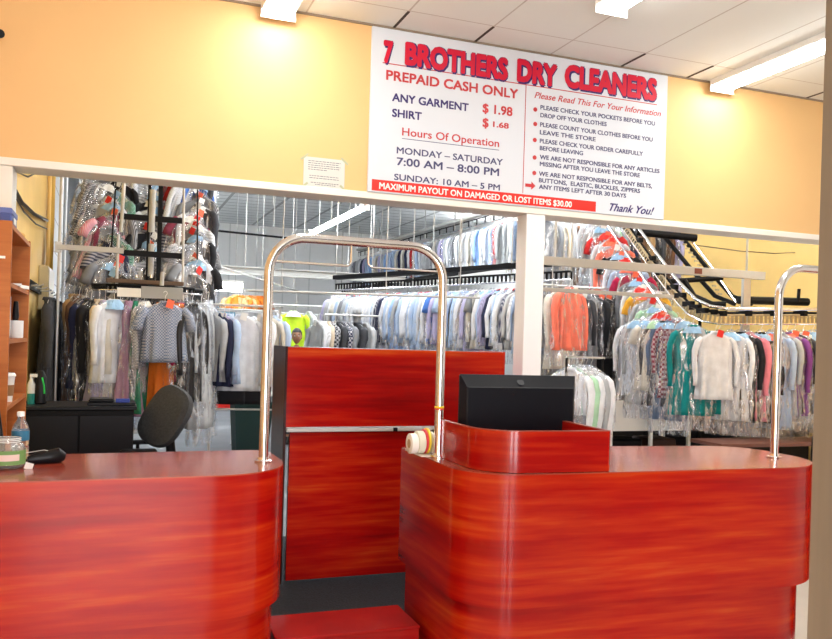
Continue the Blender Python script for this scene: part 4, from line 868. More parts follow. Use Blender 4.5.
# garments between the post and right rack
rl2 = thing('clothes_rail', (5.0, 9.0, 2.35), 'rail behind the coral garment holding grey and dark clothes in plastic', 'rail')
MB().tube([(0, 0, 0.014), (2.0, 0.1, 0.014)], 0.014, 8).build('rail', M_STEEL, rl2, smooth=True)
for x in (0.05, 1.95): MB().tube([(x, 0.05*x, 0.014), (x, 0.05*x, -2.35)], 0.014, 8).build('leg', M_STEEL, rl2)
MID = [(553, 'grey', 'coat'), (563, 'light grey', 'coat'), (575, 'charcoal', 'coat'), (584, 'grey', 'dress'), (592, 'black', 'coat'), (599, 'black', 'coat'), (606, 'charcoal', 'dress'), (612, 'light grey', 'coat'), (618, 'lavender', 'dress'), (624, 'purple', 'dress'), (630, 'pink', 'coat'), (636, 'blue', 'shirt'), (643, 'brown', 'coat')]
for i, (px, c, k) in enumerate(MID):
    Y = 9.0+0.05*(at_y(px, 9.0)-5.0)
    lab = f"{gname(c, k)} in plastic on the rail behind the coral garment" + (f", beside a {MID[i-1][1]} one" if i else ", leftmost")
    garment(k, c, (at_y(px, Y), Y, 2.35), -0.8+random.uniform(-0.3, 0.3)*1.5, lab, 'garments on the rail behind the coral one', 1.2, True, None, random.choice([None, 'white', 'coral']))
rl3 = thing('clothes_rail', (5.3, 10.8, 3.55), 'upper rail above the coral garment with long clothes in plastic', 'rail')
MB().tube([(0, 0, 0.014), (2.3, -0.1, 0.014)], 0.014, 8).build('rail', M_STEEL, rl3, smooth=True)
for x in (0.1, 2.2): MB().tube([(x, -0.0435*x, 0.014), (x, -0.0435*x, CB-3.55)], 0.014, 8).build('drop_rod', M_STEEL, rl3)
UP = [(548, 'grey'), (554, 'cream'), (560, 'light grey'), (566, 'brown'), (572, 'grey'), (578, 'light grey'), (584, 'denim blue'), (590, 'grey'), (597, 'white'), (604, 'mint green'), (611, 'grey'), (619, 'navy'), (628, 'brown'), (637, 'tan'), (646, 'charcoal'), (655, 'brown'), (664, 'lavender')]
for i, (px, c) in enumerate(UP):
    x = at_y(px, 10.75, 240)
    lab = f"{gname(c, 'coat')} on the rail above the coral garment" + (f", next to a {UP[i-1][1]} one" if i else ", leftmost")
    garment('coat', c, (x, 10.8-0.0435*(x-5.3), 3.55), -0.9+random.uniform(-0.3, 0.3), lab, 'coats on the upper rail above the coral garment', 1.1, True)

# right rack front garments
RF = [(637, 8.25, 'white', 'shirt', 0.85, -0.9, 'white shirt at the left end of the right clothes rack', {'cape': 'blue'}),
      (646, 8.15, 'light grey', 'shirt', 0.95, -1.0, 'light grey striped shirt second on the right clothes rack', {'pat': 'striped', 'cape': 'blue'}),
      (656, 8.05, 'off-white', 'T-shirt', 0.78, -0.7, 'off-white short sleeve top with dark print, left of the maroon garment', {'cape': 'green'}),
      (664, 7.95, 'charcoal', 'jacket', 0.95, -1.0, 'charcoal jacket between off-white top and maroon garment', {'cape': 'blue'}),
      (671, 7.85, 'denim blue', 'coat', 1.1, -1.1, 'long dark blue-grey coat beside the maroon garment', {'cape': 'blue'}),
      (677, 7.78, 'maroon', 'shirt', 0.85, -0.9, 'maroon patterned shirt left of the teal garment', {'pat': 'spotted'}),
      (684, 7.72, 'light grey', 'shirt', 0.98, -1.0, 'pale grey shirt squeezed between maroon and teal garments', {'cape': 'blue'}),
      (693, 7.62, 'teal', 'jacket', 0.98, -0.55, 'teal green jacket in shiny plastic left of the big white shirt', {'cape': 'blue'}),
      (716, 7.40, 'white', 'shirt', 0.84, -0.25, 'large white shirt hanging front-on in the middle of the right rack', {'ticket': 'red', 'cover': False}),
      (719, 7.55, 'teal', 'dress', 1.0, -0.4, 'teal dress showing below the large white shirt', {}),
      (731, 7.45, 'white', 'shirt', 0.95, -1.0, 'white shirt just right of the large front-on white shirt', {'cape': 'blue'}),
      (740, 7.42, 'black', 'jacket', 0.95, -0.9, 'black jacket between white shirt and pink garment', {'cape': 'blue'}),
      (748, 7.40, 'pink', 'coat', 0.95, -1.15, 'pink garment between two black jackets', {}),
      (761, 7.36, 'black', 'jacket', 0.98, -0.55, 'black jacket in streaky plastic left of the right chrome pole', {'cape': 'blue'}),
      (772, 7.33, 'pale blue', 'coat', 1.05, -1.0, 'pale blue garment behind the right chrome pole', {'cape': 'coral'}),
      (780, 7.32, 'light grey', 'shirt', 0.9, -1.1, 'light grey shirt hidden behind the right chrome pole', {}),
      (787, 7.30, 'purple', 'jacket', 0.9, -1.0, 'dark purple jacket just right of the chrome pole', {'cape': 'coral'}),
      (794, 7.27, 'charcoal', 'shirt', 0.88, -0.9, 'charcoal shirt right of the purple jacket', {'ticket': 'coral'}),
      (803, 7.24, 'white', 'jacket', 0.95, -0.7, 'white garment in plastic near the beige door frame', {'ticket': 'coral', 'cape': 'white'}),
      (813, 7.20, 'pale blue', 'shirt', 0.95, -0.8, 'pale blue shirt partly hidden by the beige door frame', {'cape': 'blue'}),
      (824, 7.17, 'light grey', 'coat', 1.0, -0.8, 'grey coat on the right rack beyond the door frame', {})]
for (px, Y, c, k, L, yw, lab, op) in RF:
    op = dict(op); op.setdefault('cover', True)
    # height from the rail path at this column
    best = None
    for a, b in zip(rp, rp[1:]):
        for q in (0, .25, .5, .75, 1): 
            X = a[0]+(b[0]-a[0])*q; Yq = a[1]+(b[1]-a[1])*q; Z = a[2]+(b[2]-a[2])*q
            v = Vector((X, Yq, 0)); pxx = 416+F_PX*(v.dot(r0))/(v.dot(fw))
            if best is None or abs(pxx-px) < best[0]: best = (abs(pxx-px), Z, X, Yq)
    dd = px_ray(px, 325)
    zt = best[1]-0.014 if px > 690 else min(best[1]-0.014, 2.02)
    garment(k, c, (dd.x*Y/dd.y, Y, zt), yw, lab, 'garments on the right clothes rack', L+(0.0 if 'large white' in lab else 0.12), **op)

# --- centre back: white shirts near the gate, racks
cr_ = thing('clothes_rail', (0.98, 8.95, 1.93), 'short rail of white and blue shirts behind the left chrome pole', 'rail')
MB().tube([(0, 0, 0.014), (0.76, -0.109, 0.014)], 0.013, 8).build('rail', M_STEEL, cr_, smooth=True)
for x in (0.03, 0.73): MB().tube([(x, -0.14*x, 0.014), (x, -0.14*x, -1.93)], 0.013, 8).build('leg', M_STEEL, cr_)
MB().tube([(0.03, 0, -1.1), (0.73, -0.105, -1.1)], 0.01, 8).build('cross_bar', M_STEEL, cr_, smooth=True)
CF = [(214, 'light grey', 'shirt', 0.8, -1.1, 'light grey shirt at the left end of the centre shirt rail'), (219, 'navy', 'jacket', 0.85, -1.0, 'navy jacket on the centre shirt rail beside the grey shirt'), (224, 'lavender', 'shirt', 0.82, -1.0, 'lavender shirt left of the front white shirt'),
      (229, 'pale blue', 'shirt', 0.82, -1.3, 'pale blue shirt directly behind the front white shirt'), (241, 'white', 'shirt', 0.90, -0.12, 'large white shirt facing front on the centre rail, left of the chrome pole'),
      (262, 'white', 'shirt', 0.84, -1.2, 'white shirt half behind the left chrome pole'), (266, 'off-white', 'shirt', 0.84, -0.8, 'off-white shirt right behind the left chrome pole'), (271, 'pale blue', 'shirt', 0.84, -0.9, 'pale blue shirt right of the left chrome pole')]
for (px, c, k, L, yw, lab) in CF:
    x = at_y(px, 8.9); garment(k, c, (x, 8.95-0.143*(x-0.98), 1.93), yw, lab, 'shirts on the centre rail', L, False, None, 'white')
for i, px in enumerate((232, 246, 258)):
    x = at_y(px, 9.45); garment('trousers', 'black', (x, 9.45, 1.90), -0.2, ['black trousers hanging behind the front white shirt, leftmost pair', 'black trousers in the middle, below the front white shirt', 'black trousers nearest the left chrome pole'][i], 'black trousers behind the white shirts', 1.06, False)
r5 = thing('clothes_rail', (1.2, 9.45, 1.90), 'low rail holding black trousers behind the white shirts', 'rail')
MB().tube([(-0.15, 0, 0.014), (0.6, 0, 0.014)], 0.012, 8).build('rail', M_STEEL, r5, smooth=True)
for x in (-0.13, 0.58): MB().tube([(x, 0, 0.014), (x, 0, -1.90)], 0.012, 8).build('leg', M_STEEL, r5)

r4 = thing('clothes_rail', (2.72, 10.9, 1.93), 'rail of dark and white clothes showing above the red rear desk', 'rail')
MB().tube([(0, 0, 0.014), (1.3, -0.2, 0.014)], 0.013, 8).build('rail', M_STEEL, r4, smooth=True)
for x in (0.05, 1.25): MB().tube([(x, -0.15*x, 0.014), (x, -0.15*x, -1.93)], 0.013, 8).build('leg', M_STEEL, r4)
BF = [(320, 'light grey', 'shirt', None), (323, 'white', 'shirt', None), (326, 'white', 'shirt', 'striped'), (330, 'cream', 'shirt', None), (334, 'charcoal', 'jacket', 'spotted'), (339, 'charcoal', 'jacket', None), (345, 'navy', 'shirt', 'spotted'), (350, 'grey', 'jacket', None), (358, 'charcoal', 'jacket', None), (366, 'light grey', 'shirt', None)]
for i, (px, c, k, p) in enumerate(BF):
    x = at_y(px, 10.8)
    lab = f"{gname(c, k, p)} above the red rear desk" + (f", right of a {BF[i-1][1]} one" if i else ", nearest the person")
    garment(k, c, (x, 10.9-0.154*(x-2.72), 1.93), -1.4+random.uniform(-0.12, 0.12), lab, 'garments above the rear desk', 0.8, False, None, random.choice([None, 'white']), p)
# neon shirt
ns = thing('clothes_rail', (2.3, 13.3, 2.13), 'short rail carrying the neon shirt behind the person', 'rail')
MB().tube([(0, 0, 0.014), (1.2, 0, 0.014)], 0.013, 8).build('rail', M_STEEL, ns, smooth=True)
for x in (0.03, 1.17): MB().tube([(x, 0, 0.014), (x, 0, -2.13)], 0.013, 8).build('leg', M_STEEL, ns)
garment('blouse', 'neon yellow-green', (at_y(292, 13.3), 13.25, 2.13), -0.1, "neon yellow-green top hanging behind the person's head", None, 0.82, False, 'white')
garment('shirt', 'white', (at_y(274, 13.3), 13.3, 2.13), -1.35, 'white shirt hanging just left of the neon top', None, 0.82, False)
garment('shirt', 'light grey', (at_y(309, 13.3), 13.3, 2.13), -1.35, 'light grey shirt hanging just right of the neon top', None, 0.82, False)
# far rack: orange things and pale ones
fk = thing('clothes_rail', (1.2, 17.5, 2.55), 'far back rail with a cluster of orange garments', 'rail')
MB().tube([(0, 0, 0.014), (5.0, -0.3, 0.014)], 0.016, 8).build('rail', M_STEEL, fk, smooth=True)
for x in (0.05, 2.5, 4.95): MB().tube([(x, -0.06*x, 0.014), (x, -0.06*x, -2.55)], 0.016, 8).build('leg', M_STEEL, fk)
for i in range(9):
    px = 234+i*3.3; x = at_y(px, 17.4); garment('blouse', 'orange' if i % 3 else 'tan', (x, 17.5-0.06*(x-1.2), 2.55), random.uniform(-0.6, 0.6), 'small orange or tan top in the cluster far back beneath the bright strip', 'orange and tan tops far back', 0.42, False)
fk2 = thing('clothes_rail', (0.5, 15.2, 2.05), 'far rail of mixed pale clothes left of the chrome pole', 'rail')
MB().tube([(0, 0, 0.014), (3.2, 0, 0.014)], 0.014, 8).build('rail', M_STEEL, fk2, smooth=True)
for x in (0.05, 3.15): MB().tube([(x, 0, 0.014), (x, 0, -2.05)], 0.014, 8).build('leg', M_STEEL, fk2)
FC = ['white', 'teal', 'light grey', 'pink', 'white', 'charcoal', 'mint green', 'white', 'crimson', 'light grey', 'lavender', 'white', 'navy', 'off-white', 'light grey', 'white', 'pale blue', 'grey']
for i, c in enumerate(FC):
    x = 0.62+i*0.17
    garment('shirt', c, (x, 15.2, 2.05), -1.0+random.uniform(-0.3, 0.3), f"{gname(c, 'shirt')} on the far pale-clothes rail" + (f", beside a {FC[i-1]} one" if i else ", leftmost"), 'shirts on the far rail', 0.8, False, None, random.choice([None, 'white']))
# steel beam, ducts at back
be = thing('steel_beam', (LW+0.02, 15.6, 2.92), 'white steel cross beam spanning the far back room', 'beam')
MB().box(0, 6.2, -0.06, 0.06, -0.02, 0.0).build('flange', M_GALV, be); MB().box(0, 6.2, -0.01, 0.01, -0.13, -0.02).build('web', M_GALV, be); MB().box(0, 6.2, -0.06, 0.06, -0.15, -0.13).build('flange', M_GALV, be)
for x in (1.0, 3.0, 5.0): MB().tube([(x, 0, 0), (x, 0, CB-2.92)], 0.012, 8).build('drop_rod', M_STEEL, be)
for i, (x0_, y0_, x1_, y1_, z_) in enumerate([(0.9, 12.2, 4.3, 13.0, 3.15), (1.0, 10.6, 3.6, 16.5, 2.55)]):
    t = thing('overhead_pipe', (x0_, y0_, z_), ['thin dark pipe under the back room ceiling, higher one', 'thin pale pipe running deep under the back ceiling, lower one'][i], 'pipe')
    MB().tube([(0, 0, 0), (x1_-x0_, y1_-y0_, 0)], 0.016, 8).build('pipe', [M_BLKM, M_GALV][i], t, smooth=True)
    for q in (0.1, 0.5, 0.9): MB().tube([((x1_-x0_)*q, (y1_-y0_)*q, 0), ((x1_-x0_)*q, (y1_-y0_)*q, CB-z_)], 0.006, 6).build('drop_rod', M_STEEL, t)
k = 0
for (x, y) in [(1.1, 11.5), (1.5, 13.5), (1.9, 10.5), (2.6, 16.0), (2.3, 12.6), (3.0, 13.6), (3.4, 15.3), (2.9, 11.4)]:
    o = tag(MB().tube([(0, 0, 0), (0, 0, CB-3.3)], 0.006, 6).build('hanging_rod', M_GALV), 'thin pale rod hanging from the back room ceiling', 'rod', 'ceiling rods in the back room'); o.location = (x, y, 3.3)
ac = thing('ceiling_unit', (0.9, 19.5, 3.1), 'dark box-shaped unit hanging far back beside the clothes tower', 'heater')
MB().box(-0.35, 0.35, -0.3, 0.3, 0, 0.8, 0.02).build('casing', M_BLKM, ac); MB().box(-0.28, 0.28, -0.32, -0.3, 0.1, 0.7).build('grille', M_STEEL, ac)
for x in (-0.3, 0.3): MB().tube([(x, 0, 0.8), (x, 0, CB-3.1)], 0.01, 6).build('drop_rod', M_STEEL, ac)
win = thing('wall_poster', (2.3, BY-0.01, 1.75), 'pale blue panel on the far back wall', 'panel')
MB().box(-0.9, 0.9, -0.02, 0.0, 0, 0.65).build('panel', pmat('pale_blue_panel', (0.25, 0.50, 0.68), 0.5), win)

# ================================================================== FLOOR OBJECTS
gb = thing('laundry_bin', (1.86, 11.5, 0), 'dark green laundry bin on the floor behind the left chrome pole', 'bin')
MB().add([(-0.22, -0.22, 0), (0.2, -0.22, 0), (0.2, 0.22, 0), (-0.22, 0.22, 0), (-0.26, -0.26, 0.70), (0.26, -0.26, 0.70), (0.26, 0.26, 0.70), (-0.26, 0.26, 0.70)], [(3, 2, 1, 0), (4, 5, 6, 7), (0, 1, 5, 4), (1, 2, 6, 5), (2, 3, 7, 6), (3, 0, 4, 7)]).build('bin_body', pmat('dark_green', (0.006, 0.03, 0.028), 0.7), gb)
rim = MB(); [rim.box(*b) for b in [(-0.27, 0.27, -0.27, -0.25, 0.68, 0.72), (-0.27, 0.27, 0.25, 0.27, 0.68, 0.72), (-0.27, -0.25, -0.25, 0.25, 0.68, 0.72), (0.25, 0.27, -0.25, 0.25, 0.68, 0.72)]]
rim.build('rim', pmat('dark_green_rim', (0.01, 0.045, 0.04), 0.6), gb)
tb2 = thing('white_shelf', (2.05, 12.3, 0), 'low white shelf edge behind the green laundry bin', 'shelf')
MB().box(-0.35, 0.35, -0.2, 0.2, 0.74, 0.78).build('top', M_WHITE, tb2)
for x in (-0.33, 0.31):
    for y in (-0.18, 0.16): MB().box(x, x+0.02, y, y+0.02, 0, 0.74).build('leg', M_WHITE, tb2)
rb = thing('red_basket', (2.5, 18.8, 0), 'low red basket with white bundle on the far grey floor', 'basket')
MB().add([(-0.26, -0.15, 0), (0.26, -0.15, 0), (0.26, 0.15, 0), (-0.26, 0.15, 0), (-0.3, -0.18, 0.20), (0.3, -0.18, 0.20), (0.3, 0.18, 0.20), (-0.3, 0.18, 0.20)], [(3, 2, 1, 0), (4, 5, 6, 7), (0, 1, 5, 4), (1, 2, 6, 5), (2, 3, 7, 6), (3, 0, 4, 7)]).build('basket_body', pmat('red_plastic', (0.6, 0.02, 0.01), 0.5), rb)
MB().lathe([(0.2, 0), (0.24, 0.04), (0.15, 0.09), (0.03, 0.11)], (0, 0, 0.19), 16).build('white_bundle', M_PAPER, rb, smooth=True)
wbx = tag(MB().box(-0.15, 0.15, -0.12, 0.12, 0, 0.55, 0.01).build('white_box', M_WHITE), 'white box standing behind the red basket far back', 'box'); wbx.location = (2.42, 19.5, 0)

# office chair left
oc = thing('office_chair', (0.25, 6.75, 0), 'dark grey office chair with tilted back in front of the left clothes', 'chair', radians(0))
fab = pmat('chair_fabric', (0.045, 0.048, 0.052), 0.8, noise=((60, 60, 60), 0.2), bump=0.3)
bkm = MB()
Mb = Matrix.Translation((0.17, 0.0, 0.97)) @ Matrix.Rotation(radians(30), 4, 'Y') @ Matrix.Rotation(radians(-48), 4, 'Z')
rings_ = []; nn = 28
def superel(w_, h_, n=28): return [(w_*math.copysign(abs(cos(2*pi*k/n))**0.7, cos(2*pi*k/n)), h_*math.copysign(abs(sin(2*pi*k/n))**0.7, sin(2*pi*k/n))) for k in range(n)]
vs = []
for (s_, y_) in [(0.75, -0.045), (0.95, -0.038), (1.0, -0.015), (0.98, 0.01), (0.85, 0.028)]:
    for (a, b) in superel(0.21*s_, 0.25*s_): vs.append(Mb @ Vector((a, y_+0.4*a*a, b)))
fs = [tuple(range(nn)), tuple(range(5*nn-1, 4*nn-1, -1))]+[(i*nn+k_, i*nn+(k_+1) % nn, (i+1)*nn+(k_+1) % nn, (i+1)*nn+k_) for i in range(4) for k_ in range(nn)]
bkm.add(vs, fs).build('backrest', fab, oc, smooth=True)
MB().lathe([(0.20, 0), (0.23, 0.02), (0.235, 0.05), (0.2, 0.075), (0.1, 0.08)], (0, 0, 0.46), 28).build('seat', fab, oc, smooth=True)
MB().tube([(0.05, 0, 0.45), (0.20, 0, 0.47), (0.235, 0, 0.6), (0.2, 0, 0.85)], 0.018, 8, sy=2).build('back_bracket', M_BLACK, oc, smooth=True)
MB().tube([(0, 0, 0.08), (0, 0, 0.47)], 0.025, 12).build('gas_column', M_BLACK, oc, smooth=True)
for a in range(5):
    an = a*2*pi/5+0.3; lg = MB().tube([(0.02*cos(an), 0.02*sin(an), 0.12), (0.28*cos(an), 0.28*sin(an), 0.075)], [0.025, 0.016], 8).build('leg', M_BLACK, oc, smooth=True)
    MB().lathe([(0.02, 0), (0.027, 0.02), (0.02, 0.055)], (0.28*cos(an), 0.28*sin(an), 0.0), 12).build('caster', M_BLACK, lg, smooth=True)
for s in (-1, 1):
    MB().tube(pipe_path([(-0.02, s*0.2, 0.48), (-0.02, s*0.27, 0.50), (-0.02, s*0.27, 0.72)], 0.03, 4), 0.014, 8).build('arm_post', M_BLACK, oc, smooth=True)
    MB().box(-0.16, 0.10, s*0.27-0.03, s*0.27+0.03, 0.715, 0.75, 0.012).build('armrest', M_BLACK, oc)
# black cabinet lower left
cb = thing('black_cabinet', (-0.20, 6.75, 0), 'low black cabinet behind the left counter in the dark corner', 'cabinet')
MB().box(-0.40, 0.38, -0.25, 0.25, 0.0, 1.04, 0.005).build('cabinet_body', M_BLKM, cb); MB().box(-0.42, 0.40, -0.27, 0.27, 1.04, 1.065, 0.004).build('top', M_BLACK, cb)
for s in (-1, 1):
    dd_ = MB().box(s*0.19-0.185, s*0.19+0.185, -0.262, -0.25, 0.05, 1.0, 0.003).build('cabinet_door', M_BLACK, cb); MB().box(s*0.03-0.006, s*0.03+0.006, -0.28, -0.262, 0.5, 0.6).build('handle', M_STEEL, dd_)
pr = thing('printer', (0.02, 6.72, 1.066), 'small black printer with blue panel on the low black cabinet', 'printer')
MB().box(-0.17, 0.17, -0.13, 0.13, 0, 0.02, 0.004).build('base', M_BLACK, pr); MB().box(0.03, 0.13, -0.12, -0.10, 0.02, 0.05, 0.003).build('blue_panel', pmat('blue_panel', (0.02, 0.05, 0.35), 0.5), pr); MB().box(-0.16, 0.02, -0.1, 0.11, 0.02, 0.045, 0.01).build('lid', M_BLACK, pr)
for i, (px, py, c1, w_, h_, lab, nm_, cat) in enumerate([(33, 402, (0.75, 0.78, 0.78), 0.025, 0.22, 'white and teal spray bottle standing on the black cabinet', 'spray_bottle', 'bottle')]):
    t = thing(nm_, (at_y(px, 6.7), 6.7, 1.066), lab, cat)
    MB().lathe([(w_, 0), (w_*1.1, 0.01), (w_*1.1, 0.08)], n=18).build('lower_body', pmat('teal_plastic', (0.02, 0.25, 0.22), 0.4), t, smooth=True)
    MB().lathe([(w_*1.08, 0.08), (w_*1.05, 0.15), (w_*0.5, 0.18), (w_*0.45, 0.20)], n=18).build('upper_body', pmat('white_plastic', c1, 0.4), t, smooth=True)
    MB().box(-0.012, 0.04, -0.012, 0.012, 0.2, 0.225, 0.003).build('trigger_head', M_WHITE, t)
bg_ = thing('black_bag', (at_y(42, 6.7), 6.72, 1.066), 'black upright bag with green stripe on the black cabinet', 'bag')
vs, fs = ring_surface([(0.0, 0.035, 0.03), (0.01, 0.045, 0.04), (0.1, 0.048, 0.04), (0.2, 0.04, 0.035), (0.245, 0.022, 0.02), (0.25, 0.01, 0.01)], 20, 0.15, 3, 5, 0.002)
MB().add(vs, fs).build('bag_body', M_BLACK, bg_, smooth=True); MB().tube([(0.03, -0.036, 0.08), (0.026, -0.038, 0.14), (0.012, -0.036, 0.2)], 0.006, 8).build('green_stripe', pmat('green_stripe', (0.02, 0.6, 0.08), 0.5), bg_, smooth=True)
# dark coats on left wall hooks
hkr = thing('coat_rack', (LW+0.004, 8.6, 2.0), 'wall rack with dark coats on the left wall', 'rack')
MB().box(0, 0.03, -1.0, 1.3, -0.03, 0.05).build('board', M_BLKM, hkr)
for y in (-0.8, -0.3, 0.2, 0.7, 1.2): MB().tube([(0.02, y, 0), (0.10, y, 0), (0.13, y, 0.014)], 0.008, 6).build('hook', M_STEEL, hkr)
for i, (y, c) in enumerate([(-0.3, 'charcoal'), (0.2, 'black'), (0.7, 'black'), (1.2, 'charcoal')]):
    garment('coat', c, (LW+0.15, 8.6+y, 2.0), pi/2, ['charcoal coat hanging nearest on the left wall rack', 'black coat second on the left wall rack', 'black coat third along the left wall rack', 'charcoal coat farthest on the left wall rack'][i], 'dark coats on the left wall', 1.35, False)
# electrics on left wall
eb = thing('electrical_box', (LW+0.002, 9.35, 1.62), 'cream electrical box mounted on the yellow left wall', 'box')
MB().box(0, 0.09, -0.40, 0.40, 0.2, 0.64, 0.006).build('box_body', pmat('cream_metal', (0.55, 0.47, 0.28), 0.5), eb); MB().box(0.09, 0.097, -0.38, 0.38, 0.22, 0.62, 0.003).build('cover', pmat('cream_metal', (0.55, 0.47, 0.28), 0.5), eb)
MB().tube([(0.04, 0.15, 0.64), (0.04, 0.16, CB-1.62)], 0.02, 10).build('conduit', M_YELB, eb, smooth=True)
MB().tube([(0.04, 0.05, 0.2), (0.04, 0.06, -0.9)], 0.02, 10).build('conduit', M_YELB, eb, smooth=True)
pi_ = tag(MB().tube([(0, 0, 0), (0, 0, CB)], 0.035, 12).build('wall_conduit', pmat('ochre_pipe', (0.60, 0.36, 0.05), 0.5), smooth=True), 'ochre vertical conduit on the left wall beside the electrical box', 'pipe'); pi_.location = (LW+0.05, 9.7, 0)
wp = tag(MB().tube([(0, 0, 0), (0, 0, CB)], 0.025, 12).build('wall_conduit', M_STEEL, smooth=True), 'grey vertical conduit on the white block wall', 'pipe'); wp.location = (LW+0.04, 12.6, 0)
for i, pts in enumerate([[(15, 190), (22, 203), (34, 214), (48, 221)], [(15, 196), (24, 212), (36, 224), (47, 229)], [(17, 172), (28, 177), (38, 172)]]):
    P = []
    for (x, y) in pts:
        d = px_ray(x, y); Yq = (LW+0.03)/d.x*d.y; P.append((LW+0.03, Yq, EYE+d.z*(LW+0.03)/d.x))
    tag(MB().tube(P, [0.016, 0.007, 0.006][i], 6).build('wall_cable', M_BLACK), ['thick black cable running diagonally on the left wall', 'thin black cable below the thick one on the left wall', 'short curled cable near the top of the left wall'][i], 'cable')

# office chair right (mesh back)
rc2 = thing('office_chair', (4.93, 4.55, 0), 'black mesh office chair behind the right counter by the door frame', 'chair')
mesh_m = pmat('black_mesh', (0.02, 0.022, 0.025), 0.6, noise=((120, 120, 120), 0.8), bump=0.5)
Mb = Matrix.Translation((0.0, 0.0, 0.98)) @ Matrix.Rotation(radians(8), 4, 'Y') @ Matrix.Rotation(radians(60), 4, 'Z')
for nm_, rr2, mt_ in (('mesh_back', [(0.8, -0.012), (0.97, -0.008), (0.97, 0.008), (0.8, 0.012)], mesh_m),):
    vs = []
    for (s_, y_) in rr2:
        for (a, b) in superel(0.22*s_, 0.30*s_): vs.append(Mb @ Vector((a, y_+0.8*a*a, b)))
    fs = [tuple(range(nn)), tuple(range(4*nn-1, 3*nn-1, -1))]+[(i*nn+k_, i*nn+(k_+1) % nn, (i+1)*nn+(k_+1) % nn, (i+1)*nn+k_) for i in range(3) for k_ in range(nn)]
    MB().add(vs, fs).build(nm_, mt_, rc2, smooth=True)
MB().tube([Mb @ Vector((a, 0.8*a*a, b)) for a, b in superel(0.225, 0.305)], 0.014, 8, closed=True).build('back_frame', M_BLACK, rc2, smooth=True)
MB().lathe([(0.20, 0), (0.23, 0.02), (0.235, 0.05), (0.2, 0.075)], (0, 0, 0.46), 28).build('seat', fab, rc2, smooth=True)
MB().tube([(0, 0, 0.08), (0, 0, 0.47)], 0.025, 12).build('gas_column', M_BLACK, rc2, smooth=True)
MB().tube([(0, 0, 0.45), (0.1, -0.05, 0.55), (0.0, 0.0, 0.85)], 0.02, 8).build('back_bracket', M_BLACK, rc2, smooth=True)
for a in range(5):
    an = a*2*pi/5; lg = MB().tube([(0.02*cos(an), 0.02*sin(an), 0.12), (0.28*cos(an), 0.28*sin(an), 0.075)], [0.025, 0.016], 8).build('leg', M_BLACK, rc2, smooth=True)
    MB().lathe([(0.02, 0), (0.027, 0.02), (0.02, 0.055)], (0.28*cos(an), 0.28*sin(an), 0.0), 12).build('caster', M_BLACK, lg, smooth=True)
# white table behind right counter
wt = thing('white_table', (6.15, 8.6, 0), 'white table with thin legs below the right clothes', 'table')
MB().box(-0.58, 0.60, -0.3, 0.3, 0.62, 0.98, 0.004).build('table_box', M_WHITE, wt)
for x in (-0.57, 0.0, 0.56): MB().box(x, x+0.035, -0.29, -0.25, 0, 0.62).build('leg', M_WHITE, wt)
for x in (-0.57, 0.56): MB().box(x, x+0.035, 0.25, 0.29, 0, 0.62).build('leg', M_WHITE, wt)
ct = tag(MB().box(-0.13, 0.13, -0.1, 0.1, 0, 0.30, 0.004).build('cardboard_box', pmat('cardboard_tan', (0.36, 0.19, 0.08), 0.8)), 'brown cardboard box on the white table below hanging clothes', 'box'); ct.location = (6.32, 8.6, 0.981)
blb = tag(MB().box(-0.17, 0.17, -0.14, 0.14, 0, 0.5, 0.01).build('black_box', M_BLKM), 'black box standing on the left of the white table', 'box'); blb.location = (5.82, 8.62, 0.981)
dkb = tag(MB().box(-0.25, 0.25, -0.2, 0.2, 0, 0.5, 0.02).build('black_crate', M_BLKM), 'black crate under the white table', 'crate'); dkb.location = (5.9, 8.65, 0)
dkc = tag(MB().box(-0.2, 0.2, -0.2, 0.2, 0, 0.5, 0.02).build('brown_crate', pmat('dark_brown', (0.05, 0.02, 0.012), 0.7)), 'dark brown crate under the right end of the white table', 'crate'); dkc.location = (6.45, 8.65, 0)
brt = thing('brown_table', (6.9, 7.15, 0), 'dark brown table below the right clothes rack', 'table')
MB().box(-0.9, 0.9, -0.25, 0.25, 0.60, 0.64, 0.004).build('top', pmat('brown_top', (0.12, 0.04, 0.025), 0.5), brt)
for x in (-0.88, 0.84):
    for y in (-0.23, 0.19): MB().box(x, x+0.04, y, y+0.04, 0, 0.60).build('leg', M_BLKM, brt)
# hanging plastic-covered bundle beside monitor
hr_ = thing('clothes_rail', (3.86, 6.5, 1.5), 'low rail beside the white post with white plastic-wrapped clothes', 'rail')
MB().tube([(0, 0, 0.014), (0.42, 0.0, 0.014)], 0.012, 8).build('rail', M_CHROME, hr_, smooth=True)
for x in (0.02, 0.40): MB().tube([(x, 0, 0.014), (x, 0, -1.5)], 0.012, 8).build('leg', M_BLKM, hr_)
for i, (px, c) in enumerate([(572, 'white'), (577, 'mint green'), (582, 'white'), (587, 'light grey'), (592, 'white')]):
    garment('shirt', c, (at_y(px, 6.5), 6.5, 1.5), -1.15, ['white wrapped shirt closest to the monitor on the low rail', 'mint wrapped shirt second on the low rail by the monitor', 'white wrapped shirt in the middle of the low rail', 'light grey wrapped shirt on the low rail', 'white wrapped shirt at the right end of the low rail'][i], 'wrapped shirts on the low rail', 0.5, True)

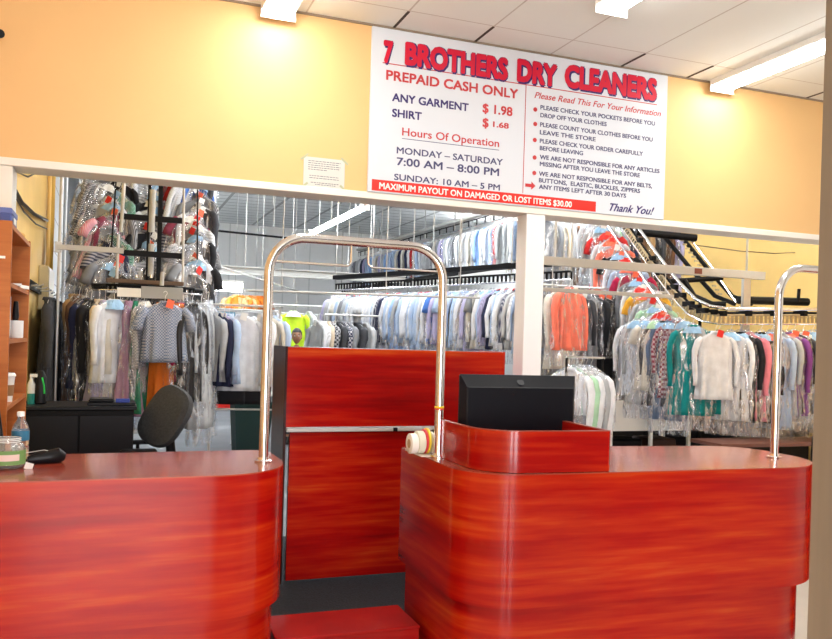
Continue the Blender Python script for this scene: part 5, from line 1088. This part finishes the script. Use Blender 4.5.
# ================================================================== PERSON
def skin_obj(name, pts, edges, mat, parent, root=0, lv=1):
    me = bpy.data.meshes.new(name); me.from_pydata([p[:3] for p in pts], edges, []); o = link(name, me, mat, parent)
    md = o.modifiers.new('skin', 'SKIN'); md.use_smooth_shade = True
    if not me.skin_vertices: 
        bpy.context.view_layer.objects.active = o
    sv = me.skin_vertices[0].data
    for i, p in enumerate(pts): sv[i].radius = (p[3], p[4] if len(p) > 4 else p[3]); sv[i].use_root = (i == root)
    o.modifiers.new('sub', 'SUBSURF').levels = lv; o.modifiers['sub'].render_levels = lv
    dg = bpy.context.evaluated_depsgraph_get(); bpy.context.view_layer.update(); dg = bpy.context.evaluated_depsgraph_get()
    m2 = bpy.data.meshes.new_from_object(o.evaluated_get(dg)); o.modifiers.clear(); o.data = m2; m2.shade_smooth()
    if not m2.materials: m2.materials.append(mat)
    return o
SKIN = pmat('brown_skin', (0.36, 0.17, 0.09), 0.55); HAIR = pmat('black_hair', (0.01, 0.008, 0.008), 0.5)
pe = thing('person', (at_y(297, 12.4), 12.4, 0), 'person with short black hair and brown top standing behind the rear desk', 'person', radians(-12))
# faces -y, turned a little to image right
B = [(0, 0, 0.93, 0.13, 0.10), (0, 0, 1.08, 0.115, 0.09), (0, 0, 1.25, 0.14, 0.10), (0, 0.005, 1.38, 0.10, 0.08), (0, 0.0, 1.45, 0.048), (0, -0.005, 1.52, 0.048)]
E = [(0, 1), (1, 2), (2, 3), (3, 4), (4, 5)]
for s in (-1, 1):
    i = len(B); B += [(s*0.17, 0.0, 1.37, 0.052), (s*0.21, 0.01, 1.12, 0.040), (s*0.19, -0.16, 0.97, 0.030), (s*0.185, -0.22, 0.95, 0.028, 0.016)]; E += [(3, i), (i, i+1), (i+1, i+2), (i+2, i+3)]
    for f in range(4):
        j = len(B); fx = s*0.185+(f-1.5)*0.020; B += [(fx, -0.27, 0.95, 0.009), (fx, -0.305+abs(f-1.5)*0.008, 0.935, 0.008), (fx, -0.322+abs(f-1.5)*0.010, 0.915, 0.007)]; E += [(i+3, j), (j, j+1), (j+1, j+2)]
    j = len(B); B += [(s*0.185-s*0.038, -0.235, 0.945, 0.010), (s*0.185-s*0.052, -0.265, 0.935, 0.008)]; E += [(i+3, j), (j, j+1)]
    i = len(B); B += [(s*0.095, 0, 0.86, 0.09), (s*0.10, -0.01, 0.48, 0.055), (s*0.10, 0.01, 0.10, 0.038), (s*0.105, -0.10, 0.035, 0.035, 0.03)]; E += [(0, i), (i, i+1), (i+1, i+2), (i+2, i+3)]
body = skin_obj('body', B, E, SKIN, pe, 0, 1)
# head added to the same mesh
import bmesh
def head_into(o, c):
    bm = bmesh.new(); bm.from_mesh(o.data); r = bmesh.ops.create_icosphere(bm, subdivisions=4, radius=1.0)
    for v in r['verts']:
        x, y, z = v.co; w_ = 0.072*(1-0.22*max(0, -z)**1.5); d_ = 0.092
        X, Y_, Z = x*w_, y*d_, z*0.115
        front = max(0, -y)
        def g(px, pz, s): return math.exp(-((X-px)**2+(Z-pz)**2)/(s*s))*front
        Y_ -= 0.024*g(0, -0.022, 0.012)+0.012*g(0, -0.003, 0.010)+0.008*g(0, -0.055, 0.020)+0.010*g(0, -0.095, 0.022)
        Y_ += 0.012*(g(-0.028, 0.008, 0.014)+g(0.028, 0.008, 0.014)); Y_ -= 0.006*g(0, 0.03, 0.035)
        v.co = Vector((X+c[0], Y_+c[1], Z+c[2]))
    for s in (-1, 1):
        r2 = bmesh.ops.create_uvsphere(bm, u_segments=10, v_segments=8, radius=1.0)
        for v in r2['verts']: v.co = Vector((s*0.073+v.co.x*0.010+c[0], 0.008+v.co.y*0.018+c[1], -0.008+v.co.z*0.030+c[2]))
    bm.to_mesh(o.data); bm.free(); o.data.shade_smooth()
HC = (0, -0.015, 1.635); head_into(body, HC)
for s in (-1, 1):
    e1 = MB(); e1.lathe([(0.001, -0.010), (0.008, -0.006), (0.0105, 0), (0.008, 0.006), (0.001, 0.010)], (HC[0]+s*0.028, HC[1]-0.078, HC[2]+0.008), 12); e1.build('eye', M_PAPER, body, smooth=True)
    e2 = MB(); e2.lathe([(0.001, -0.005), (0.0055, 0), (0.001, 0.005)], (HC[0]+s*0.028+0.002, HC[1]-0.0865, HC[2]+0.008), 10); e2.build('pupil', M_BLACK, body)
    MB().tube([(HC[0]+s*0.016, HC[1]-0.092, HC[2]+0.026), (HC[0]+s*0.030, HC[1]-0.089, HC[2]+0.030), (HC[0]+s*0.044, HC[1]-0.078, HC[2]+0.025)], 0.0035, 6).build('eyebrow', HAIR, body)
MB().tube([(HC[0]-0.022, HC[1]-0.086, HC[2]-0.055), (HC[0], HC[1]-0.096, HC[2]-0.053), (HC[0]+0.022, HC[1]-0.086, HC[2]-0.055)], [0.003, 0.0065, 0.003], 8).build('lips', pmat('lips', (0.25, 0.06, 0.05), 0.5), body, smooth=True)
hm = MB(); vs = []; fs = []; n1, n2 = 14, 28
for i in range(n1+1):
    th = pi*0.62*i/n1
    for k_ in range(n2):
        ph_ = 2*pi*k_/n2; x, y, z = sin(th)*cos(ph_), sin(th)*sin(ph_), cos(th)
        lim = 1.0
        if y < 0 and z < 0.42: z2 = 0.42; z = z2; rr2 = sqrt(1-z*z); y = -rr2*abs(sin(ph_)); x = rr2*cos(ph_)
        vs.append((HC[0]+x*0.082, HC[1]+0.006+y*0.101, HC[2]+0.010+z*0.124))
for i in range(n1):
    for k_ in range(n2): fs.append((i*n2+k_, (i+1)*n2+k_, (i+1)*n2+(k_+1) % n2, i*n2+(k_+1) % n2))
hm.add(vs, fs).build('hair', HAIR, body, smooth=True)
T = [(0, 0, 0.90, 0.145, 0.115), (0, 0, 1.08, 0.13, 0.105), (0, 0, 1.25, 0.155, 0.115), (0, 0.005, 1.375, 0.115, 0.095), (0, 0.002, 1.415, 0.07)]; TE = [(0, 1), (1, 2), (2, 3), (3, 4)]
for s in (-1, 1):
    i = len(T); T += [(s*0.175, 0, 1.37, 0.062), (s*0.205, 0.008, 1.20, 0.055)]; TE += [(3, i), (i, i+1)]
skin_obj('top', T, TE, pmat('brown_cloth', (0.25, 0.10, 0.07), 0.85), pe, 0, 1)
T = [(0, 0, 0.95, 0.14, 0.11)]; TE = []
for s in (-1, 1):
    i = len(T); T += [(s*0.095, 0, 0.86, 0.10), (s*0.10, -0.01, 0.48, 0.066), (s*0.10, 0.01, 0.12, 0.052)]; TE += [(0, i), (i, i+1), (i+1, i+2)]
skin_obj('trousers', T, TE, cloth('charcoal'), pe, 0, 1)
for s in (-1, 1):
    sh_ = MB(); v_, f_ = ring_surface([(0.11, 0.035, 0.04), (0.08, 0.042, 0.06), (0.05, 0.045, 0.10), (0.02, 0.047, 0.12), (0.0, 0.045, 0.118)], 20, 0, 3, 1)
    sh_.add([(x+s*0.103, y-0.05, z) for x, y, z in v_], f_).build('shoe', M_BLACK, pe, smooth=True)
ds_ = thing('dark_backing', (7.1, 9.9, 0), 'low black cabinet added as dark backing behind the white table', 'cabinet')  # black block added to darken the area below and behind the table
MB().box(-1.9, 1.8, -0.2, 0.2, 0, 1.05, 0.005).build('cabinet_body', M_BLKM, ds_)
for i in range(4): MB().box(-1.86+i*0.92, -0.98+i*0.92, -0.215, -0.2, 0.05, 1.0, 0.003).build('cabinet_door', M_BLACK, ds_)
dk2 = thing('dark_backing', (8.2, 8.75, 0), 'low black cabinet added as dark backing by the yellow wall, far right', 'cabinet')  # second added block, covers the bright wall below the right clothes
MB().box(-0.62, 0.7, -0.2, 0.2, 0, 1.0, 0.005).build('cabinet_body', M_BLKM, dk2)
for i in range(2): MB().box(-0.6+i*0.65, 0.02+i*0.65, -0.215, -0.2, 0.05, 0.95, 0.003).build('cabinet_door', M_BLACK, dk2)
